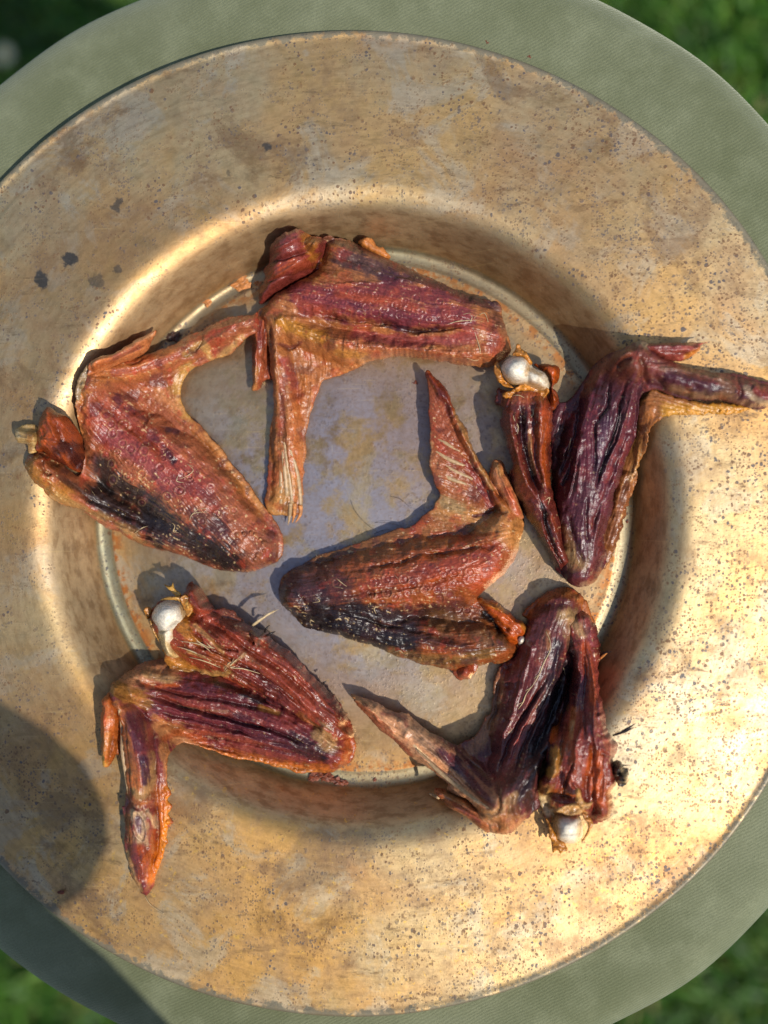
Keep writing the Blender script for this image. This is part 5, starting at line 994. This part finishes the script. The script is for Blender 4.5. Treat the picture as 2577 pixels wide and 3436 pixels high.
hair(free(FC, [(745,920,.4),(820,920,2),(910,945,4)]), M_DARKHAIR, 'straighter dark hair lying along the top edge of the middle wing')
hair(free(FC, [(740,985,.4),(800,962,2),(880,965,4)]), M_DARKHAIR, 'short dark hair lowest of those above the middle wing')
hair(free(FE, [(345,1800,2),(370,1850,1),(440,1900,.4)]), M_PALEHAIR, 'pale hair below the orange tip of the lower left wing', r=.00009)

# ------------------------------------------------------------------ velvet stool
cC = circ(779, 1118, 1228, 0.004)
RC = cC[2]
Z_TOP = 0.0160
cprof = [(0.001, -0.0030), (0.06, -0.0030), (0.115, -0.0028), (0.135, 0.0030), (0.155, 0.0105), (0.178, Z_TOP), (0.197, Z_TOP - .0002), (RC - 0.016, Z_TOP - 0.0022), (RC - 0.007, Z_TOP - 0.0060),
         (RC - 0.0020, Z_TOP - 0.012), (RC, Z_TOP - 0.022), (RC - 0.001, Z_TOP - 0.045), (RC - 0.006, Z_TOP - 0.062), (RC - 0.012, Z_TOP - 0.068)]
_cr = np.array([p[0] for p in cprof[:11]]); _cz = np.array([p[1] for p in cprof[:11]])
def cushion_z(x, y):
    return float(np.interp(math.hypot(x - cC[0], y - cC[1]), _cr, _cz))
def velvet():
    m = NT('green_velvet')
    x, y, z = m.xyz()
    a = math.radians(-62)
    u = m.math('ADD', m.math('MULTIPLY', x, math.cos(a)), m.math('MULTIPLY', y, math.sin(a)))
    wob = m.math('MULTIPLY', m.noise(70, 4), 0.0035)
    ribs = m.math('SINE', m.math('MULTIPLY', m.math('ADD', u, wob), 2 * math.pi / 0.00125))
    v = m.math('SUBTRACT', m.math('MULTIPLY', y, math.cos(a)), m.math('MULTIPLY', x, math.sin(a)))
    cross = m.math('SINE', m.math('MULTIPLY', m.math('ADD', v, wob), 2 * math.pi / 0.0012))
    big = m.noise(9, 4, 0.6); med = m.noise(60, 5, 0.6); fn = m.noise(1300, 4, 0.7)
    c = m.mix(m.ramp(big, 0.3, 0.7), lin('#5e6246'), lin('#75785e'))
    c = m.mix(m.math('MULTIPLY', m.ramp(med, 0.4, 0.75), 0.4), c, lin('#8c8f72'))
    c = m.mix(m.math('MULTIPLY', m.ramp(m.math('ADD', ribs, m.math('MULTIPLY', cross, 0.4)), -1.0, 1.2), 0.07), c, lin('#959a72'))
    c = m.mix(m.math('MULTIPLY', m.ramp(fn, 0.35, 0.7), 0.30), c, lin('#4a5238'))
    m.set(Base_Color=c, Roughness=0.85, Normal=m.bump(m.math('ADD', m.math('MULTIPLY', ribs, 0.22), m.math('MULTIPLY', fn, 2.0)), 0.45, 0.0005))
    m.b.inputs['Specular IOR Level'].default_value = 0.15
    m.b.inputs['Sheen Weight'].default_value = 0.5
    m.b.inputs['Sheen Roughness'].default_value = 0.45
    m.b.inputs['Sheen Tint'].default_value = (0.80, 0.82, 0.66, 1)
    return m.m
M_VELVET = velvet()
def stool():
    s = empty('velvet_stool', (cC[0], cC[1], -0.75), 'round sage green ribbed velvet stool carrying the brass plate, standing on the lawn', 'stool')
    n = 360
    P = catmull(np.array(cprof), 5); th = np.arange(n) / n * 2 * math.pi
    r = np.random.default_rng(5)
    wob = sum(np.sin(th * k + r.uniform(0, 6)) * a for k, a in ((2, .0012), (3, .0010), (5, .0006), (8, .0006), (13, .0004), (21, .0003)))
    V = []
    for rr, z in P:
        f = np.clip((rr - 0.16) / (RC - 0.16), 0, 1)
        q = rr + wob * f
        V.append(np.stack([cC[0] + q * np.cos(th), cC[1] + q * np.sin(th), np.full(n, z) + wob[::-1] * 0.5 * f], 1))
    V = np.concatenate(V); m = len(P)
    i, k = np.meshgrid(np.arange(m - 1), np.arange(n), indexing='ij'); k2 = (k + 1) % n
    F = np.stack([i * n + k, (i + 1) * n + k, (i + 1) * n + k2, i * n + k2], -1).reshape(-1, 4)
    mesh_obj('cushion', V, F, M_VELVET, s)
    def ring_solid(name, pr, mat):
        V = np.concatenate([np.stack([cC[0] + a * np.cos(th), cC[1] + a * np.sin(th), np.full(n, z)], 1) for a, z in pr]); m = len(pr)
        i, k = np.meshgrid(np.arange(m - 1), np.arange(n), indexing='ij'); k2 = (k + 1) % n
        mesh_obj(name, V, np.stack([i * n + k, (i + 1) * n + k, (i + 1) * n + k2, i * n + k2], -1).reshape(-1, 4), mat, s)
    ring_solid('drum', [(RC - .012, Z_TOP - .068), (RC - .006, Z_TOP - .072), (RC - .005, -.40), (RC - .006, -.744), (RC - .012, -.7495), (.01, -.7496)], M_VELVET)
    a = np.linspace(0, 2 * math.pi, 97)
    tube('piping', [(cC[0] + (RC - .009) * math.cos(t), cC[1] + (RC - .009) * math.sin(t), Z_TOP - .070) for t in a], .0035, M_VELVET, s, 8)
stool()
for i, (x, y, sz) in enumerate(((110,60,17),(455,185,15),(637,245,12),(1052,110,11),(105,115,4),(1375,770,9))):
    lab = ['largest red brown crumb on the velvet above the plate, leftmost there', 'dark crumb on the velvet close above the plate edge', 'orange brown crumb nearest the plate edge on the velvet', 'small crumb near the outer edge of the velvet at the top right', 'tiny pale speck on the velvet above the plate', 'faint orange crumb on the velvet right of the plate'][i]
    chunk('crumb', 1277 + x * .7836, y * .7836, sz, M_CRUMB if i != 4 else M_PALEHAIR, lab, 'crumb', zf=cushion_z, seed=40 + i)

# ------------------------------------------------------------------ lawn
Z_G = -0.75
def ground():
    n = 40
    r = np.random.default_rng(3)
    xs = np.concatenate([-np.geomspace(600, 1.2, 12), np.linspace(-1, 1, 41), np.geomspace(1.2, 600, 12)])
    X, Y = np.meshgrid(xs, xs)
    Z = Z_G - 0.001 - 0.006 * (np.sin(X * 7) * np.cos(Y * 5.3)) ** 2 * (np.hypot(X, Y) < 2)
    V = np.stack([X.ravel(), Y.ravel(), Z.ravel()], 1); w = len(xs)
    i, j = np.meshgrid(np.arange(w - 1), np.arange(w - 1), indexing='ij')
    F = np.stack([i * w + j, i * w + j + 1, (i + 1) * w + j + 1, (i + 1) * w + j], -1).reshape(-1, 4)
    m = NT('lawn_ground'); a = m.noise(6, 5); b = m.noise(60, 5)
    m.set(Base_Color=m.mix(m.ramp(b, 0.3, 0.7), m.mix(m.ramp(a, .3, .7), lin('#344818'), lin('#466020')), lin('#566c2a')), Roughness=0.9)
    o = mesh_obj('ground', V, F, m.m); tag(o, kind='structure')
ground()
def grass():
    r = np.random.default_rng(9)
    n = 90000
    ang = r.uniform(0, 2 * math.pi, n); rad = np.sqrt(r.uniform(0.19 ** 2, 1.1 ** 2, n))
    x = cC[0] + rad * np.cos(ang); y = cC[1] + rad * np.sin(ang)
    ok = (np.hypot(x - cC[0], y - cC[1]) > RC + .004)
    x, y = x[ok], y[ok]; n = len(x)
    patchy = 0.5 + 0.5 * np.sin(x * 21 + 2 * np.sin(y * 13)) * np.sin(y * 17 + 1.5 * np.sin(x * 15))
    L = r.uniform(.025, .06, n) * (0.55 + 0.7 * patchy); W_ = r.uniform(.0018, .0034, n)
    d = r.uniform(0, 2 * math.pi, n); lean = r.uniform(.2, 1.3, n)
    px, py = -np.sin(d), np.cos(d)
    V = []
    for t, wf in ((0, 1), (.4, .9), (.75, .6), (1, .0)):
        hx = L * np.sin(lean * t) * t; hz = L * np.cos(lean * t) * t * .9
        for s in (-1, 1):
            V.append(np.stack([x + np.cos(d) * hx + s * px * W_ * wf, y + np.sin(d) * hx + s * py * W_ * wf, Z_G - .003 + hz], 1))
    V = np.stack(V, 1).reshape(-1, 3)
    b = (np.arange(n) * 8)[:, None]
    F = np.concatenate([b + np.array([[0, 1, 3, 2]]), b + np.array([[2, 3, 5, 4]]), b + np.array([[4, 5, 7, 6]])])
    base = np.array([lin('#4f8426'), lin('#62962c'), lin('#3c6a1e'), lin('#86a83e'), lin('#a09a50')])
    pick = r.choice(5, n, p=[.34, .28, .24, .11, .03])
    cb = base[pick] * (0.42 + 0.45 * patchy)[:, None]
    m = NT('grass_blade'); m.set(Base_Color=m.attr(), Roughness=0.5)
    tr = m.t.nodes.new('ShaderNodeBsdfTranslucent'); m._in(tr.inputs[0], m.attr())
    mx = m.t.nodes.new('ShaderNodeMixShader'); mx.inputs[0].default_value = .35
    m.t.links.new(m.b.outputs[0], mx.inputs[1]); m.t.links.new(tr.outputs[0], mx.inputs[2]); m.t.links.new(mx.outputs[0], m.out.inputs[0])
    o = mesh_obj('grass', V, F, m.m, col=np.repeat(cb, 8, 0)); tag(o, 'short green lawn grass around the stool, out of focus', 'grass', kind='stuff')
grass()
def daisy():
    X, Y = p2w(15, 185, Z_G + .04); X, Y = float(X), float(Y)
    e = empty('daisy', (X, Y, Z_G), 'pale out of focus daisy in the grass at the left edge', 'flower')
    tube('stem', [(X + .006, Y - .01, Z_G), (X + .003, Y - .004, Z_G + .02), (X, Y, Z_G + .04)], .0009, mat_plain('stem_green', '#4c6a2a'), e)
    mp = mat_plain('petal', '#a8a480', .6, .08); my = mat_plain('disc_yellow', '#c09a28', .7)
    n = 16
    for i in range(n):
        a = 2 * math.pi * i / n; c, s = math.cos(a), math.sin(a)
        V = []
        for t, w in ((0.2, .0008), (.6, .0017), (.9, .0016), (1, .0006)):
            for sg in (-1, 1):
                for dz in (0, .0002):
                    q = t * .013
                    V.append((X + c * q - s * sg * w, Y + s * q + c * sg * w, Z_G + .041 + .002 * math.sin(t * 3) + dz))
        F = []
        for k in range(3):
            b = k * 4; F += [(b, b + 4, b + 6, b + 2), (b + 1, b + 3, b + 7, b + 5), (b, b + 1, b + 5, b + 4), (b + 2, b + 6, b + 7, b + 3)]
        F += [(0, 2, 3, 1), (12, 13, 15, 14)]
        mesh_obj('petal', V, F, mp, e)
    V = [(X + .004 * math.cos(a) * math.cos(p), Y + .004 * math.sin(a) * math.cos(p), Z_G + .041 + .003 * math.sin(p)) for p in (0, .5, 1.0, 1.5) for a in np.arange(12) * math.pi / 6]
    F = [(i * 12 + j, i * 12 + (j + 1) % 12, (i + 1) * 12 + (j + 1) % 12, (i + 1) * 12 + j) for i in range(3) for j in range(12)]
    mesh_obj('disc', V, F, my, e)
daisy()


# ------------------------------------------------------------------ the photographer, just outside the frame (throws the shade on the lower left)
def skin_fig(name, joints, edges, mat, parent, sub=2, smooth=True):
    me = bpy.data.meshes.new(name); keys = list(joints)
    me.from_pydata([joints[k][0] for k in keys], [(keys.index(a), keys.index(b)) for a, b in edges], [])
    o = bpy.data.objects.new(name, me); C.objects.link(o)
    md = o.modifiers.new('skin', 'SKIN'); md.use_smooth_shade = True
    for i, k in enumerate(keys):
        rr = joints[k][1]; me.skin_vertices[0].data[i].radius = rr if isinstance(rr, tuple) else (rr, rr)
        me.skin_vertices[0].data[i].use_root = (i == 0)
    sb = o.modifiers.new('sub', 'SUBSURF'); sb.levels = sub; sb.render_levels = sub
    me.materials.append(mat)
    o.parent = parent; o.location = -np.array(parent.location)
    return o
def photographer():
    e = empty('person', (-.05, -.55, -.58), 'person in a dark blue shirt leaning over the front of the stool', 'person')
    skin, shirt, jean, shoe, hair_m = (mat_plain('skin_tone', '#b98468', .5, .05), mat_plain('blue_shirt', '#2c3444', .85, .15, 200), mat_plain('jeans', '#38424e', .85, .15, 200), mat_plain('shoe', '#3c3028', .6), mat_plain('head_hair', '#33261c', .5, .3))
    J = {'pelvis': ((-.02, -.45, .20), (.13, .10)), 'belly': ((.0, -.38, .36), (.108, .085)), 'chest': ((-.06, -.38, .48), (.12, .09)), 'top': ((-.10, -.38, .60), (.10, .08)), 'neck': ((-.11, -.35, .68), .05), 'jaw': ((-.11, -.30, .73), (.065, .07)), 'skull': ((-.11, -.29, .81), (.075, .09)), 'crown': ((-.11, -.30, .88), .05), 'nose': ((-.105, -.195, .75), .012), 'face': ((-.107, -.22, .76), .04),
         'shR': ((.04, -.40, .57), .05), 'elR': ((.072, -.29, .365), .033), 'wrR': ((-.080, -.22, .50), .024), 'haR': ((-.09, -.15, .53), (.034, .014)),
         'shL': ((-.27, -.40, .57), .05), 'elL': ((-.33, -.27, .40), .038), 'wrL': ((-.16, -.06, .50), .024), 'haL': ((-.12, -.02, .51), (.034, .014)),
         'hipR': ((.03, -.47, .10), .085), 'knR': ((.04, -.47, -.30), .06), 'anR': ((.04, -.52, -.69), .04), 'hipL': ((-.14, -.47, .10), .085), 'knL': ((-.15, -.47, -.30), .06), 'anL': ((-.15, -.52, -.69), .04)}
    E_ = [('pelvis', 'belly'), ('belly', 'chest'), ('chest', 'top'), ('top', 'neck'), ('neck', 'jaw'), ('jaw', 'skull'), ('skull', 'crown'), ('jaw', 'face'), ('face', 'nose'), ('top', 'shR'), ('shR', 'elR'), ('elR', 'wrR'), ('wrR', 'haR'), ('top', 'shL'), ('shL', 'elL'), ('elL', 'wrL'), ('wrL', 'haL'), ('pelvis', 'hipR'), ('hipR', 'knR'), ('knR', 'anR'), ('pelvis', 'hipL'), ('hipL', 'knL'), ('knL', 'anL')]
    skin_fig('body', J, E_, skin, e)
    sc_ = lambda ks, f: {k: (J[k][0], tuple(q * f for q in J[k][1]) if isinstance(J[k][1], tuple) else J[k][1] * f) for k in ks}
    cr = sc_(['pelvis', 'belly', 'chest', 'top', 'shR', 'elR', 'shL', 'elL'], 1.18)
    cr['cuR'] = ((-.05, -.236, .473), .027); cr['cuL'] = ((-.21, -.12, .47), .034)
    skin_fig('shirt', cr, [('pelvis', 'belly'), ('belly', 'chest'), ('chest', 'top'), ('top', 'shR'), ('shR', 'elR'), ('elR', 'cuR'), ('top', 'shL'), ('shL', 'elL'), ('elL', 'cuL')], shirt, e)
    skin_fig('trousers', sc_(['pelvis', 'hipR', 'knR', 'anR', 'hipL', 'knL', 'anL'], 1.2), [('pelvis', 'hipR'), ('hipR', 'knR'), ('knR', 'anR'), ('pelvis', 'hipL'), ('hipL', 'knL'), ('knL', 'anL')], jean, e)
    for x in (.04, -.15):
        skin_fig('shoe', {'a': ((x, -.55, -.71), .042), 'b': ((x, -.46, -.715), .04), 'c': ((x, -.38, -.725), (.036, .026))}, [('a', 'b'), ('b', 'c')], shoe, e)
    skin_fig('hair', {'a': ((-.11, -.32, .80), (.08, .085)), 'b': ((-.11, -.31, .87), (.072, .08)), 'c': ((-.11, -.29, .91), .05)}, [('a', 'b'), ('b', 'c')], hair_m, e)
    for s_, hx, hy, hz in ((1, -.09, -.15, .53), (-1, -.12, -.02, .51)):
        for i, (dx, L) in enumerate(((-.024, .062), (-.008, .072), (.008, .068), (.023, .055))):
            x = hx + dx
            skin_fig('finger', {'a': ((x, hy + .02, hz), .0095), 'b': ((x - s_ * .004, hy + .02 + L * .5, hz + .010), .0088), 'c': ((x - s_ * .010, hy + .02 + L * .85, hz + .022), .0078), 'd': ((x - s_ * .016, hy + .02 + L, hz + .030), .006)}, [('a', 'b'), ('b', 'c'), ('c', 'd')], skin, e)
        skin_fig('thumb', {'a': ((hx - s_ * .030, hy - .01, hz), .011), 'b': ((hx - s_ * .045, hy + .02, hz + .015), .0095), 'c': ((hx - s_ * .045, hy + .045, hz + .026), .0075)}, [('a', 'b'), ('b', 'c')], skin, e)
photographer()
